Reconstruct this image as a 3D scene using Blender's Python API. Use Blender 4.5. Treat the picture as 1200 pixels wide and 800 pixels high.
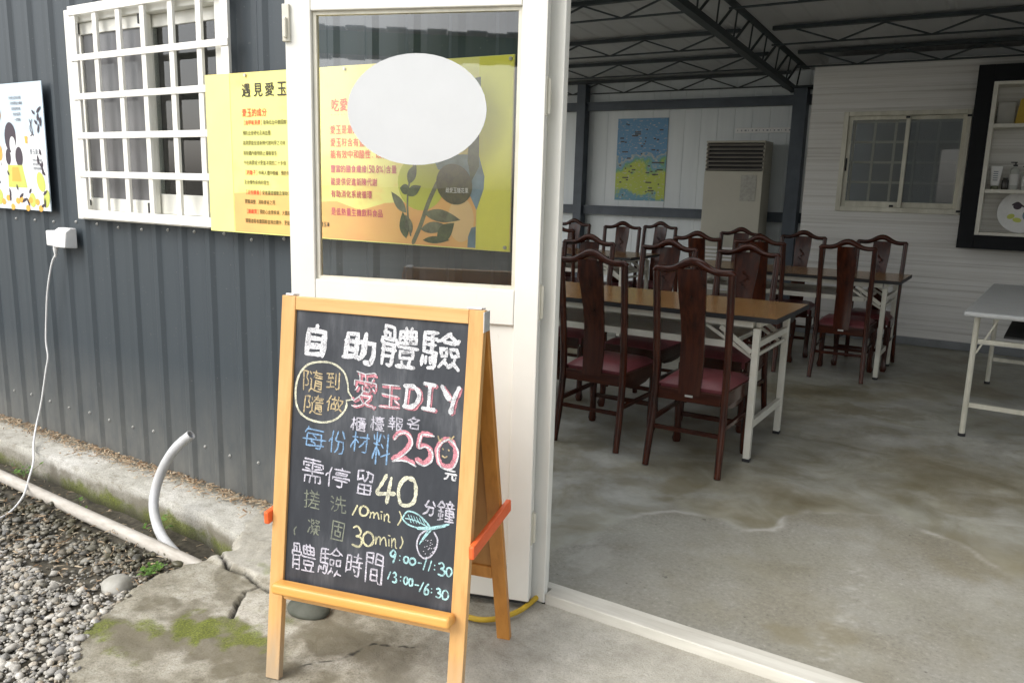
import bpy, math, random
import numpy as np
from mathutils import Matrix, Vector, noise

# ------------------------------------------------------------------ camera, sky, sun, exposure
scene = bpy.context.scene
COL = scene.collection
for o in list(bpy.data.objects):
    bpy.data.objects.remove(o)
cam_d = bpy.data.cameras.new('camera')
cam = bpy.data.objects.new('camera', cam_d)
COL.objects.link(cam)
cam_d.sensor_width = 36.0
cam_d.lens = 28.05
cam_d.clip_start = 0.05
cam_d.clip_end = 3000
R_ = (0.8456845, 0.5329829, 0.0273319)
U_ = (-0.1226649, 0.1442795, 0.9819047)
F_ = (-0.5193949, 0.8337342, -0.1873932)
cam.matrix_world = Matrix(((R_[0], U_[0], -F_[0], 0), (R_[1], U_[1], -F_[1], 0), (R_[2], U_[2], -F_[2], 1.36), (0, 0, 0, 1)))
scene.camera = cam

SUN_EL, SUN_AZ = 44.0, 203.0        # azimuth of the sun, clockwise from +Y
world = bpy.data.worlds.new('World')
scene.world = world
world.use_nodes = True
wn = world.node_tree.nodes
wl = world.node_tree.links
sky = wn.new('ShaderNodeTexSky')
sky.sky_type = 'NISHITA'
sky.sun_disc = False
sky.sun_elevation = math.radians(SUN_EL)
sky.sun_rotation = math.radians(SUN_AZ)
sky.dust_density = 3.0
hs = wn.new('ShaderNodeHueSaturation')
hs.inputs['Saturation'].default_value = 0.30
wl.new(sky.outputs[0], hs.inputs['Color'])
wl.new(hs.outputs[0], wn['Background'].inputs[0])
wn['Background'].inputs[1].default_value = 0.15
sun_d = bpy.data.lights.new('sun', 'SUN')
sun_d.energy = 0.9
sun_d.angle = math.radians(45)
sun_d.color = (1.0, 0.95, 0.88)
sun = bpy.data.objects.new('sun', sun_d)
COL.objects.link(sun)
sun.rotation_euler = Vector((math.sin(math.radians(SUN_AZ)) * math.cos(math.radians(SUN_EL)),
                             math.cos(math.radians(SUN_AZ)) * math.cos(math.radians(SUN_EL)),
                             math.sin(math.radians(SUN_EL)))).to_track_quat('Z', 'Y').to_euler()
scene.view_settings.view_transform = 'Standard'
scene.view_settings.look = 'None'
scene.view_settings.exposure = 0.95
scene.view_settings.gamma = 1.0
scene.cycles.max_bounces = 10
scene.cycles.diffuse_bounces = 6
scene.cycles.transparent_max_bounces = 12

rng = random.Random(11)

# ------------------------------------------------------------------ materials
def lin(c):
    return tuple((x / 12.92 if x <= 0.04045 else ((x + 0.055) / 1.055) ** 2.4) for x in c)

def new_mat(name):
    m = bpy.data.materials.new(name)
    m.use_nodes = True
    return m, m.node_tree.nodes, m.node_tree.links, m.node_tree.nodes['Principled BSDF']

def ramp(n, l, src, stops):
    r = n.new('ShaderNodeValToRGB')
    e = r.color_ramp.elements
    while len(e) < len(stops):
        e.new(0.5)
    for k, (p, c) in enumerate(stops):
        e[k].position = p
        e[k].color = (*c, 1) if len(c) == 3 else c
    l.new(src, r.inputs[0])
    return r

def tex(n, l, scale, detail=4, rough=0.6, stretch=(1, 1, 1), kind='NOISE', coord='Object'):
    tc = n.new('ShaderNodeTexCoord')
    mp = n.new('ShaderNodeMapping')
    mp.inputs['Scale'].default_value = stretch
    l.new(tc.outputs[coord], mp.inputs[0])
    t = n.new({'NOISE': 'ShaderNodeTexNoise', 'VORONOI': 'ShaderNodeTexVoronoi'}[kind])
    t.inputs['Scale'].default_value = scale
    if kind == 'NOISE':
        t.inputs['Detail'].default_value = detail
        t.inputs['Roughness'].default_value = rough
    l.new(mp.outputs[0], t.inputs['Vector'])
    return t

def mix(n, l, a, b, fac, mode='MIX'):
    m = n.new('ShaderNodeMix')
    m.data_type = 'RGBA'
    m.blend_type = mode
    for sock, v in ((m.inputs[6], a), (m.inputs[7], b)):
        if isinstance(v, tuple):
            sock.default_value = (*v, 1)
        else:
            l.new(v, sock)
    if isinstance(fac, (int, float)):
        m.inputs[0].default_value = fac
    else:
        l.new(fac, m.inputs[0])
    return m.outputs[2]

def bump(n, l, b, height, strength=0.3, dist=0.005):
    bp = n.new('ShaderNodeBump')
    bp.inputs['Strength'].default_value = strength
    bp.inputs['Distance'].default_value = dist
    l.new(height, bp.inputs['Height'])
    l.new(bp.outputs[0], b.inputs['Normal'])

def simple(name, c1, c2=None, scale=6, rough=0.5, metal=0.0, stretch=(1, 1, 1), bs=0.0, bscale=60, spec=0.5, lo=0.35, hi=0.65, rvar=0.0):
    m, n, l, b = new_mat(name)
    b.inputs['Roughness'].default_value = rough
    b.inputs['Metallic'].default_value = metal
    b.inputs['Specular IOR Level'].default_value = spec
    if c2 is None:
        c2 = tuple(x * 0.82 for x in c1)
    t = tex(n, l, scale, 5, 0.62, stretch)
    r = ramp(n, l, t.outputs[0], [(lo, c2), (hi, c1)])
    l.new(r.outputs[0], b.inputs['Base Color'])
    if rvar:
        mr = n.new('ShaderNodeMapRange')
        mr.inputs[1].default_value = 0.3
        mr.inputs[2].default_value = 0.7
        mr.inputs[3].default_value = max(0.02, rough - rvar)
        mr.inputs[4].default_value = min(1, rough + rvar)
        l.new(t.outputs[0], mr.inputs[0])
        l.new(mr.outputs[0], b.inputs['Roughness'])
    if bs:
        t2 = tex(n, l, bscale, 3, 0.6, stretch)
        bump(n, l, b, t2.outputs[0], bs, 0.002)
    return m

M = {}
def grimy(name, c1, c2, scale=3, rough=0.42, rvar=0.05):
    m, n, l, b = new_mat(name)
    t = tex(n, l, scale, 5, 0.6)
    t2 = tex(n, l, 60, 6, 0.75, (1, 1, 0.25))
    t3 = tex(n, l, 5, 6, 0.7, (1, 1, 0.4))
    c = mix(n, l, c2, c1, ramp(n, l, t.outputs[0], [(0.35, (0, 0, 0)), (0.65, (1, 1, 1))]).outputs[0])
    sm = mix(n, l, ramp(n, l, t2.outputs[0], [(0.60, (0, 0, 0)), (0.72, (0.5, 0.5, 0.5))]).outputs[0], ramp(n, l, t3.outputs[0], [(0.46, (0.05, 0.05, 0.05)), (0.66, (1, 1, 1))]).outputs[0], 1.0, 'MULTIPLY')
    c = mix(n, l, c, (0.40, 0.37, 0.29), sm)
    l.new(c, b.inputs['Base Color'])
    b.inputs['Roughness'].default_value = rough
    t4 = tex(n, l, 220, 2, 0.5)
    bump(n, l, b, t4.outputs[0], 0.03, 0.001)
    return m
# corrugated facade sheet: slate grey with dusty streaks
def facade_mat():
    m, n, l, b = new_mat('slate_sheet')
    t = tex(n, l, 3.0, 6, 0.65, (6, 6, 0.35))
    t2 = tex(n, l, 1.2, 4, 0.6)
    c = mix(n, l, (0.040, 0.051, 0.062), (0.060, 0.073, 0.084), t.outputs[0])
    c = mix(n, l, c, (0.047, 0.058, 0.065), t2.outputs[0])
    # splashed dust near the foot of the sheet
    geo = n.new('ShaderNodeTexCoord')
    sp = n.new('ShaderNodeSeparateXYZ')
    l.new(geo.outputs['Object'], sp.inputs[0])
    mr = n.new('ShaderNodeMapRange')
    mr.inputs[1].default_value = 0.55
    mr.inputs[2].default_value = 0.0
    mr.inputs[3].default_value = 0.0
    mr.inputs[4].default_value = 0.75
    l.new(sp.outputs[2], mr.inputs[0])
    t3 = tex(n, l, 14, 6, 0.7, (1, 1, 0.5))
    mu = n.new('ShaderNodeMath')
    mu.operation = 'MULTIPLY'
    l.new(mr.outputs[0], mu.inputs[0])
    l.new(t3.outputs[0], mu.inputs[1])
    c = mix(n, l, c, (0.24, 0.23, 0.20), mu.outputs[0])
    t4 = tex(n, l, 90, 2, 0.5)
    r4 = ramp(n, l, t4.outputs[0], [(0.70, (0, 0, 0)), (0.76, (1, 1, 1))])
    c = mix(n, l, c, (0.25, 0.25, 0.24), mix(n, l, (0, 0, 0), (0.35, 0.35, 0.35), r4.outputs[0]))
    l.new(c, b.inputs['Base Color'])
    b.inputs['Roughness'].default_value = 0.42
    b.inputs['Specular IOR Level'].default_value = 0.35
    t5 = tex(n, l, 2.2, 3, 0.5, (1, 1, 0.4))
    bump(n, l, b, t5.outputs[0], 0.25, 0.01)
    return m
M['facade'] = facade_mat()
M['threshold_paint'] = simple('threshold_paint', (0.60, 0.585, 0.52), (0.47, 0.45, 0.39), 7, 0.5, stretch=(0.4, 3, 3))
M['slate_steel'] = simple('slate_steel', (0.060, 0.078, 0.10), (0.040, 0.052, 0.068), 5, 0.5)
M['truss_steel'] = simple('truss_steel', (0.030, 0.042, 0.046), (0.020, 0.027, 0.030), 7, 0.55)
M['cream_alu'] = grimy('cream_aluminium', (0.77, 0.765, 0.71), (0.72, 0.715, 0.655), 3, 0.42, rvar=0.05)
M['cream_dirty'] = simple('cream_edge', (0.70, 0.68, 0.58), (0.52, 0.50, 0.41), 9, 0.5, stretch=(1, 1, 0.3))
M['white_grille'] = simple('white_powder_coat', (0.82, 0.81, 0.76), (0.75, 0.74, 0.68), 5, 0.45)
M['white_plastic'] = simple('white_plastic', (0.82, 0.82, 0.81), (0.76, 0.76, 0.75), 20, 0.4)
M['dark_rubber'] = simple('dark_rubber', (0.02, 0.02, 0.022), None, 20, 0.6)
M['screw'] = simple('zinc_screw', (0.55, 0.55, 0.53), (0.40, 0.40, 0.38), 60, 0.35, 0.6)
M['grey_pvc'] = simple('grey_pvc', (0.60, 0.61, 0.63), (0.47, 0.475, 0.47), 14, 0.55, stretch=(1, 1, 0.5))
M['beige_pvc'] = simple('weathered_pvc', (0.52, 0.49, 0.44), (0.37, 0.34, 0.29), 10, 0.6, stretch=(1, 4, 4))
M['yellow_hose'] = simple('yellow_hose', (0.62, 0.42, 0.03), (0.50, 0.32, 0.02), 15, 0.45)
M['orange_paint'] = simple('orange_plastic', (0.92, 0.165, 0.045), (0.82, 0.13, 0.03), 15, 0.4)
M['roof_sheet'] = simple('roof_sheet', (0.44, 0.455, 0.46), (0.40, 0.41, 0.415), 2, 0.55)
M['white_sheet'] = simple('white_sheet', (0.68, 0.72, 0.73), (0.62, 0.665, 0.68), 2, 0.45, stretch=(5, 5, 0.4))
M['baseboard'] = simple('grey_baseboard', (0.20, 0.21, 0.22), (0.15, 0.16, 0.165), 6, 0.5)
M['black_frame'] = simple('black_laminate', (0.010, 0.011, 0.013), None, 8, 0.6, spec=0.2)
M['ac_body'] = simple('beige_casing', (0.50, 0.48, 0.40), (0.45, 0.43, 0.355), 2, 0.5)
M['ac_slat'] = simple('taupe_louvre', (0.22, 0.205, 0.18), (0.18, 0.165, 0.145), 6, 0.5)
M['paper'] = simple('paper', (0.62, 0.62, 0.60), (0.55, 0.55, 0.53), 5, 0.6)
M['table_white'] = simple('cream_steel', (0.68, 0.665, 0.59), (0.60, 0.58, 0.50), 10, 0.4, rvar=0.08)
M['table_grey'] = simple('grey_laminate', (0.62, 0.63, 0.63), (0.56, 0.57, 0.57), 8, 0.3)
M['seat_red'] = simple('maroon_leather', (0.20, 0.048, 0.055), (0.14, 0.032, 0.038), 10, 0.42, bs=0.15, bscale=120)
M['silver'] = simple('silver_tag', (0.75, 0.75, 0.73), None, 30, 0.3, 0.3)
M['soil'] = simple('wet_soil', (0.060, 0.052, 0.036), (0.018, 0.017, 0.012), 18, 0.85, bs=0.6, bscale=60)
M['bed'] = simple('gritty_soil', (0.10, 0.088, 0.062), (0.026, 0.023, 0.016), 40, 0.7, bs=0.8, bscale=120)
M['leaf_green'] = simple('weed_green', (0.13, 0.25, 0.035), (0.06, 0.13, 0.02), 40, 0.55)
M['twig'] = simple('dry_stalk', (0.30, 0.24, 0.15), (0.18, 0.13, 0.07), 40, 0.8)
M['sky_white'] = simple('sticker_white', (0.56, 0.575, 0.58), (0.53, 0.545, 0.55), 4, 0.28, bs=0.25, bscale=9)

def wood_mat(name, c1, c2, c3, rough=0.4, along=2, scale=5.0, feet=False):
    m, n, l, b = new_mat(name)
    st = [9, 9, 9]
    st[along] = 0.55
    t = tex(n, l, scale, 6, 0.6, tuple(st))
    t2 = tex(n, l, scale * 0.35, 3, 0.5, tuple(st))
    r = ramp(n, l, t.outputs[0], [(0.30, c3), (0.46, c2), (0.66, c1)])
    c = mix(n, l, r.outputs[0], c2, mix(n, l, (0, 0, 0), (0.6, 0.6, 0.6), t2.outputs[0]))
    tk = tex(n, l, 7, 2, 0.5, tuple(1.0 if q != along else 0.35 for q in range(3)))
    c = mix(n, l, c, tuple(x * 0.62 for x in c3), ramp(n, l, tk.outputs[0], [(0.68, (0, 0, 0)), (0.74, (0.55, 0.55, 0.55))]).outputs[0])
    if feet:
        tc = n.new('ShaderNodeTexCoord')
        sp = n.new('ShaderNodeSeparateXYZ')
        l.new(tc.outputs['Object'], sp.inputs[0])
        tn = tex(n, l, 18, 4, 0.6, (3, 3, 0.6))
        ad = n.new('ShaderNodeMath')
        ad.operation = 'MULTIPLY_ADD'
        ad.inputs[1].default_value = 0.16
        l.new(tn.outputs[0], ad.inputs[0])
        l.new(sp.outputs[2], ad.inputs[2])
        mr = n.new('ShaderNodeMapRange')
        mr.inputs[1].default_value = 0.27
        mr.inputs[2].default_value = 0.12
        l.new(ad.outputs[0], mr.inputs[0])
        c = mix(n, l, c, (0.40, 0.33, 0.24), mix(n, l, (0, 0, 0), (0.75, 0.75, 0.75), mr.outputs[0]))
    l.new(c, b.inputs['Base Color'])
    b.inputs['Roughness'].default_value = rough
    if 'rosewood' in name:
        b.inputs['Specular IOR Level'].default_value = 0.38
    bump(n, l, b, t.outputs[0], 0.12, 0.002)
    return m
M['pine'] = wood_mat('varnished_pine', (0.70, 0.42, 0.17), (0.62, 0.35, 0.125), (0.50, 0.255, 0.08), 0.42, feet=True)
M['pine_x'] = wood_mat('varnished_pine_rail', (0.70, 0.42, 0.17), (0.63, 0.36, 0.13), (0.52, 0.27, 0.085), 0.42, 0)
M['pine_tray'] = wood_mat('orange_pine_tray', (0.74, 0.40, 0.11), (0.68, 0.34, 0.08), (0.58, 0.26, 0.05), 0.4, 0)
M['pine_back'] = wood_mat('amber_pine', (0.62, 0.28, 0.062), (0.54, 0.23, 0.046), (0.42, 0.165, 0.03), 0.36)
M['ply'] = wood_mat('back_panel', (0.48, 0.235, 0.07), (0.43, 0.205, 0.058), (0.37, 0.17, 0.046), 0.45)
M['rosewood'] = wood_mat('dark_rosewood', (0.085, 0.020, 0.007), (0.040, 0.0095, 0.0045), (0.014, 0.0042, 0.003), 0.2)
M['rosewood_x'] = wood_mat('dark_rosewood_rail', (0.080, 0.019, 0.007), (0.038, 0.009, 0.0045), (0.014, 0.0042, 0.003), 0.2, 0)
M['table_top'] = wood_mat('walnut_laminate', (0.34, 0.185, 0.065), (0.29, 0.152, 0.052), (0.235, 0.118, 0.040), 0.22, 0, 6)
M['panel'] = None

def panel_mat():
    m, n, l, b = new_mat('wood_grain_cladding')
    t = tex(n, l, 3.0, 8, 0.7, (0.12, 1, 11))
    t2 = tex(n, l, 7, 5, 0.65, (0.10, 1, 13))
    r = ramp(n, l, t.outputs[0], [(0.34, (0.46, 0.44, 0.405)), (0.48, (0.66, 0.65, 0.615)), (0.66, (0.74, 0.73, 0.71))])
    c = mix(n, l, r.outputs[0], (0.55, 0.52, 0.475), ramp(n, l, t2.outputs[0], [(0.56, (0, 0, 0)), (0.74, (0.7, 0.7, 0.7))]).outputs[0])
    l.new(c, b.inputs['Base Color'])
    b.inputs['Roughness'].default_value = 0.5
    return m
M['panel'] = panel_mat()

def floor_mat():
    m, n, l, b = new_mat('worn_concrete_floor')
    t = tex(n, l, 0.75, 9, 0.68)
    t1 = tex(n, l, 1.25, 5, 0.58)
    t2 = tex(n, l, 4.0, 8, 0.66)
    t3 = tex(n, l, 62, 6, 0.78)
    t5 = tex(n, l, 34, 3, 0.6)
    t6 = tex(n, l, 2.2, 8, 0.62)
    t6.inputs['Distortion'].default_value = 1.6
    base = ramp(n, l, t2.outputs[0], [(0.30, (0.265, 0.258, 0.222)), (0.5, (0.325, 0.322, 0.288)), (0.68, (0.40, 0.40, 0.37))])
    stain = ramp(n, l, t1.outputs[0], [(0.34, (0.66, 0.60, 0.47)), (0.44, (0.86, 0.83, 0.74)), (0.52, (1, 1, 1)), (0.64, (1.12, 1.13, 1.12))])
    big = ramp(n, l, t.outputs[0], [(0.38, (0.80, 0.79, 0.72)), (0.55, (1, 1, 1))])
    flow = ramp(n, l, t6.outputs[0], [(0.36, (0.80, 0.77, 0.68)), (0.5, (1, 1, 1)), (0.60, (1.10, 1.10, 1.08)), (0.66, (0.95, 0.94, 0.90))])
    c = mix(n, l, base.outputs[0], stain.outputs[0], 1.0, 'MULTIPLY')
    c = mix(n, l, c, big.outputs[0], 1.0, 'MULTIPLY')
    c = mix(n, l, c, flow.outputs[0], 1.0, 'MULTIPLY')
    at = n.new('ShaderNodeAttribute')
    at.attribute_name = 'patch'
    sx = n.new('ShaderNodeSeparateColor')
    l.new(at.outputs['Color'], sx.inputs[0])
    speck = ramp(n, l, t3.outputs[0], [(0.30, (0.11, 0.105, 0.09)), (0.41, (0.215, 0.207, 0.178)), (0.58, (0.275, 0.265, 0.23)), (0.70, (0.40, 0.39, 0.355))])
    pock = ramp(n, l, t5.outputs[0], [(0.26, (0.35, 0.34, 0.32)), (0.33, (1, 1, 1))])
    worn = mix(n, l, speck.outputs[0], pock.outputs[0], 1.0, 'MULTIPLY')
    worn = mix(n, l, worn, mix(n, l, stain.outputs[0], big.outputs[0], 1.0, 'MULTIPLY'), 0.6, 'MULTIPLY')
    c = mix(n, l, c, worn, mix(n, l, (0, 0, 0), (0.85, 0.85, 0.85), sx.outputs[0]))
    c = mix(n, l, c, (0.50, 0.49, 0.455), sx.outputs[1])
    c = mix(n, l, c, (0.185, 0.160, 0.095), mix(n, l, (0, 0, 0), (0.8, 0.8, 0.8), sx.outputs[2]))
    l.new(c, b.inputs['Base Color'])
    rr = ramp(n, l, t2.outputs[0], [(0.36, (0.40, 0.40, 0.40)), (0.64, (0.48, 0.48, 0.48))])
    rg = mix(n, l, rr.outputs[0], (0.8, 0.8, 0.8), sx.outputs[0])
    l.new(rg, b.inputs['Roughness'])
    bump(n, l, b, t3.outputs[0], 0.15, 0.004)
    return m
M['floor'] = floor_mat()

def apron_mat(name='yard_concrete', light=False):
    m, n, l, b = new_mat(name)
    t = tex(n, l, 2.2, 10, 0.72)
    t2 = tex(n, l, 20, 10, 0.82)
    t3 = tex(n, l, 170, 5, 0.75)
    t4 = tex(n, l, 5, 8, 0.7, (1, 2.4, 1))
    if light:
        base = ramp(n, l, t.outputs[0], [(0.34, (0.36, 0.345, 0.30)), (0.5, (0.48, 0.47, 0.42)), (0.66, (0.58, 0.57, 0.53))])
    else:
        base = ramp(n, l, t.outputs[0], [(0.36, (0.21, 0.19, 0.14)), (0.5, (0.34, 0.32, 0.26)), (0.64, (0.45, 0.43, 0.375))])
    c = mix(n, l, base.outputs[0], ramp(n, l, t2.outputs[0], [(0.36, (0.62, 0.59, 0.52)), (0.5, (1, 1, 1)), (0.66, (1.2, 1.2, 1.19))]).outputs[0], 0.9, 'MULTIPLY')
    c = mix(n, l, c, ramp(n, l, t3.outputs[0], [(0.36, (0.50, 0.48, 0.44)), (0.46, (1, 1, 1)), (0.64, (1.25, 1.25, 1.25))]).outputs[0], 0.8, 'MULTIPLY')
    c = mix(n, l, c, (0.16, 0.14, 0.095), ramp(n, l, t4.outputs[0], [(0.54, (0, 0, 0)), (0.68, (0.55, 0.55, 0.55))]).outputs[0]) if not light else c
    at = n.new('ShaderNodeAttribute')
    at.attribute_name = 'dirt'
    sx = n.new('ShaderNodeSeparateColor')
    l.new(at.outputs['Color'], sx.inputs[0])
    def torn(src, lo, hi):
        ad = n.new('ShaderNodeMath')
        ad.operation = 'MULTIPLY_ADD'
        ad.inputs[1].default_value = 1.0
        l.new(src, ad.inputs[0])
        su = n.new('ShaderNodeMath')
        su.operation = 'MULTIPLY_ADD'
        su.inputs[1].default_value = 1.6
        su.inputs[2].default_value = -0.80
        l.new(t2.outputs[0], su.inputs[0])
        mu = n.new('ShaderNodeMath')
        mu.operation = 'MULTIPLY_ADD'
        l.new(su.outputs[0], mu.inputs[0])
        l.new(ramp(n, l, src, [(0.0, (0, 0, 0)), (0.12, (1, 1, 1))]).outputs[0], mu.inputs[1])
        l.new(src, mu.inputs[2])
        mr = n.new('ShaderNodeMapRange')
        mr.interpolation_type = 'SMOOTHSTEP'
        mr.inputs[1].default_value = lo
        mr.inputs[2].default_value = hi
        l.new(mu.outputs[0], mr.inputs[0])
        return mr.outputs[0]
    mossc = ramp(n, l, t3.outputs[0], [(0.32, (0.05, 0.056, 0.008)), (0.5, (0.125, 0.150, 0.012)), (0.70, (0.25, 0.31, 0.02))])
    c = mix(n, l, c, (0.135, 0.118, 0.075), mix(n, l, (0, 0, 0), (0.8, 0.8, 0.8), torn(sx.outputs[1], 0.15, 0.75)))
    c = mix(n, l, c, mossc.outputs[0], mix(n, l, (0, 0, 0), (0.85, 0.85, 0.85), torn(sx.outputs[0], 0.22, 0.95)))
    if not light:
        c = mix(n, l, c, mix(n, l, (0.56, 0.545, 0.495), c, 0.35), at.outputs['Alpha'])
    c = mix(n, l, c, (0.022, 0.020, 0.015), sx.outputs[2])
    l.new(c, b.inputs['Base Color'])
    b.inputs['Roughness'].default_value = 0.88
    ad = n.new('ShaderNodeMath')
    ad.operation = 'MULTIPLY_ADD'
    ad.inputs[1].default_value = 0.45
    l.new(t3.outputs[0], ad.inputs[0])
    l.new(t2.outputs[0], ad.inputs[2])
    bump(n, l, b, ad.outputs[0], 0.6, 0.008)
    return m
M['apron'] = apron_mat()
M['kerb'] = apron_mat('kerb_concrete', True)
M['yard'] = simple('plain_yard_concrete', (0.36, 0.34, 0.29), (0.25, 0.23, 0.18), 3, 0.88, bs=0.4, bscale=60)

def island_mat(name, stops, rough=0.75, scale=70, wet=False):
    m, n, l, b = new_mat(name)
    g = n.new('ShaderNodeNewGeometry')
    r = ramp(n, l, g.outputs['Random Per Island'], stops)
    t = tex(n, l, scale, 4, 0.6)
    c = mix(n, l, r.outputs[0], ramp(n, l, t.outputs[0], [(0.3, (0.6, 0.6, 0.58)), (0.7, (1.2, 1.2, 1.2))]).outputs[0], 0.8, 'MULTIPLY')
    b.inputs['Roughness'].default_value = rough
    if wet:
        # stones by the drain are wet and coated with dark slime
        tc = n.new('ShaderNodeTexCoord')
        sp = n.new('ShaderNodeSeparateXYZ')
        l.new(tc.outputs['Object'], sp.inputs[0])
        t2 = tex(n, l, 5, 5, 0.6)
        ad = n.new('ShaderNodeMath')
        ad.operation = 'MULTIPLY_ADD'
        ad.inputs[1].default_value = 0.55
        l.new(t2.outputs[0], ad.inputs[0])
        l.new(sp.outputs[1], ad.inputs[2])
        mr = n.new('ShaderNodeMapRange')
        mr.inputs[1].default_value = 1.68
        mr.inputs[2].default_value = 1.92
        l.new(ad.outputs[0], mr.inputs[0])
        c = mix(n, l, c, mix(n, l, c, (0.24, 0.23, 0.16), 1.0, 'MULTIPLY'), mr.outputs[0])
        rr = mix(n, l, (rough, rough, rough), (0.4, 0.4, 0.4), mr.outputs[0])
        l.new(rr, b.inputs['Roughness'])
    l.new(c, b.inputs['Base Color'])
    return m
M['pebble'] = island_mat('river_pebble', [(0.0, (0.21, 0.205, 0.195)), (0.16, (0.40, 0.385, 0.35)), (0.34, (0.31, 0.29, 0.24)), (0.48, (0.50, 0.485, 0.445)), (0.62, (0.43, 0.36, 0.26)), (0.74, (0.17, 0.17, 0.17)), (0.86, (0.60, 0.575, 0.52)), (1.0, (0.40, 0.38, 0.335))], wet=True)
M['litter'] = island_mat('leaf_litter', [(0.0, (0.30, 0.20, 0.11)), (0.3, (0.46, 0.38, 0.27)), (0.6, (0.24, 0.14, 0.07)), (0.8, (0.55, 0.47, 0.34)), (1.0, (0.36, 0.22, 0.12))], 0.85)

def board_mat():
    m, n, l, b = new_mat('slate_chalkboard')
    t = tex(n, l, 5, 6, 0.7, (2.6, 1, 0.7))
    t2 = tex(n, l, 3.2, 3, 0.6)
    t3 = tex(n, l, 70, 3, 0.6, (1.5, 1, 0.25))
    f = ramp(n, l, t.outputs[0], [(0.40, (0.01, 0.01, 0.01)), (0.72, (0.40, 0.40, 0.40))])
    f2 = ramp(n, l, t2.outputs[0], [(0.45, (0.12, 0.12, 0.12)), (0.72, (1, 1, 1))])
    f3 = ramp(n, l, t3.outputs[0], [(0.35, (0.5, 0.5, 0.5)), (0.7, (1, 1, 1))])
    ff = mix(n, l, mix(n, l, f.outputs[0], f2.outputs[0], 1.0, 'MULTIPLY'), f3.outputs[0], 1.0, 'MULTIPLY')
    c = mix(n, l, (0.022, 0.026, 0.034), (0.50, 0.52, 0.55), ff)
    l.new(c, b.inputs['Base Color'])
    b.inputs['Roughness'].default_value = 0.55
    return m
M['board'] = board_mat()

def chalk(name, c, cover=0.62):
    m, n, l, b = new_mat(name)
    t = tex(n, l, 330, 2, 0.7)
    t2 = tex(n, l, 40, 3, 0.6)
    f = ramp(n, l, t.outputs[0], [(0.36, (0.30, 0.30, 0.30)), (0.58, (1, 1, 1))])
    f2 = ramp(n, l, t2.outputs[0], [(0.30, (0.55, 0.55, 0.55)), (0.55, (1, 1, 1))])
    ff = mix(n, l, f.outputs[0], f2.outputs[0], 1.0, 'MULTIPLY')
    cc = mix(n, l, (0.05, 0.055, 0.065), c, ff)
    l.new(cc, b.inputs['Base Color'])
    b.inputs['Roughness'].default_value = 0.9
    return m
M['ch_white'] = chalk('chalk_white', (0.84, 0.84, 0.86))
M['ch_soft'] = chalk('chalk_lilac_white', (0.66, 0.64, 0.72))
M['ch_cream'] = chalk('chalk_cream', (0.82, 0.80, 0.60))
M['ch_tan'] = chalk('chalk_tan', (0.62, 0.49, 0.27))
M['ch_pink'] = chalk('chalk_pink', (0.80, 0.30, 0.35))
M['ch_blue'] = chalk('chalk_blue', (0.24, 0.42, 0.66))
M['ch_yellow'] = chalk('chalk_yellow', (0.72, 0.68, 0.42))
M['ch_green'] = chalk('chalk_faint_green', (0.25, 0.27, 0.20))
M['ch_aqua'] = chalk('chalk_aqua', (0.46, 0.78, 0.80))

def flat(name, c, rough=0.45, var=0.06):
    return simple(name, c, tuple(x * (1 - var) for x in c), 8, rough)
M['p_yellow'] = None
def banner_mat():
    m, n, l, b = new_mat('banner_print')
    t = tex(n, l, 2.3, 5, 0.62, (1, 1, 1.6))
    r = ramp(n, l, t.outputs[0], [(0.38, (0.86, 0.85, 0.27)), (0.50, (0.88, 0.84, 0.26)), (0.58, (0.90, 0.69, 0.22)), (0.66, (0.88, 0.84, 0.24))])
    l.new(r.outputs[0], b.inputs['Base Color'])
    b.inputs['Roughness'].default_value = 0.45
    return m
M['p_yellow'] = banner_mat()
M['p_lemon'] = flat('print_lemon', (0.86, 0.82, 0.30))
M['p_lime'] = flat('print_lime_yellow', (0.86, 0.84, 0.10))
M['p_orange'] = simple('print_orange', (0.86, 0.52, 0.16), (0.84, 0.42, 0.15), 3, 0.45)
M['p_black'] = flat('print_black', (0.035, 0.030, 0.02))
M['p_olive'] = flat('print_olive', (0.13, 0.115, 0.03))
M['p_red'] = flat('print_red', (0.80, 0.10, 0.035))
M['p_magenta'] = flat('print_magenta', (0.62, 0.10, 0.16))
M['p_disc'] = flat('print_green_disc', (0.58, 0.63, 0.07))
M['p_leaf'] = simple('print_dark_leaf', (0.10, 0.14, 0.05), (0.035, 0.055, 0.02), 30, 0.45)
M['p_leaf2'] = simple('print_grey_leaf', (0.20, 0.22, 0.13), (0.09, 0.10, 0.055), 26, 0.45)
M['p_fruit'] = simple('print_fruit', (0.085, 0.085, 0.02), (0.03, 0.035, 0.012), 45, 0.45)
M['p_blue'] = simple('print_blue', (0.20, 0.32, 0.42), (0.10, 0.18, 0.22), 14, 0.45)
M['p_peach'] = flat('print_peach', (0.86, 0.60, 0.28))
M['p_white'] = flat('print_white', (0.80, 0.82, 0.82))
M['p_pale'] = simple('print_pale_blue', (0.58, 0.69, 0.77), (0.52, 0.64, 0.73), 3, 0.45)
M['p_grey'] = flat('print_grey', (0.28, 0.30, 0.33))
M['p_hair'] = flat('print_dark_plum', (0.045, 0.03, 0.045))
M['p_ygreen'] = flat('print_yellow_green', (0.55, 0.60, 0.12))
M['p_amber'] = flat('print_amber', (0.80, 0.42, 0.07))

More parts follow.
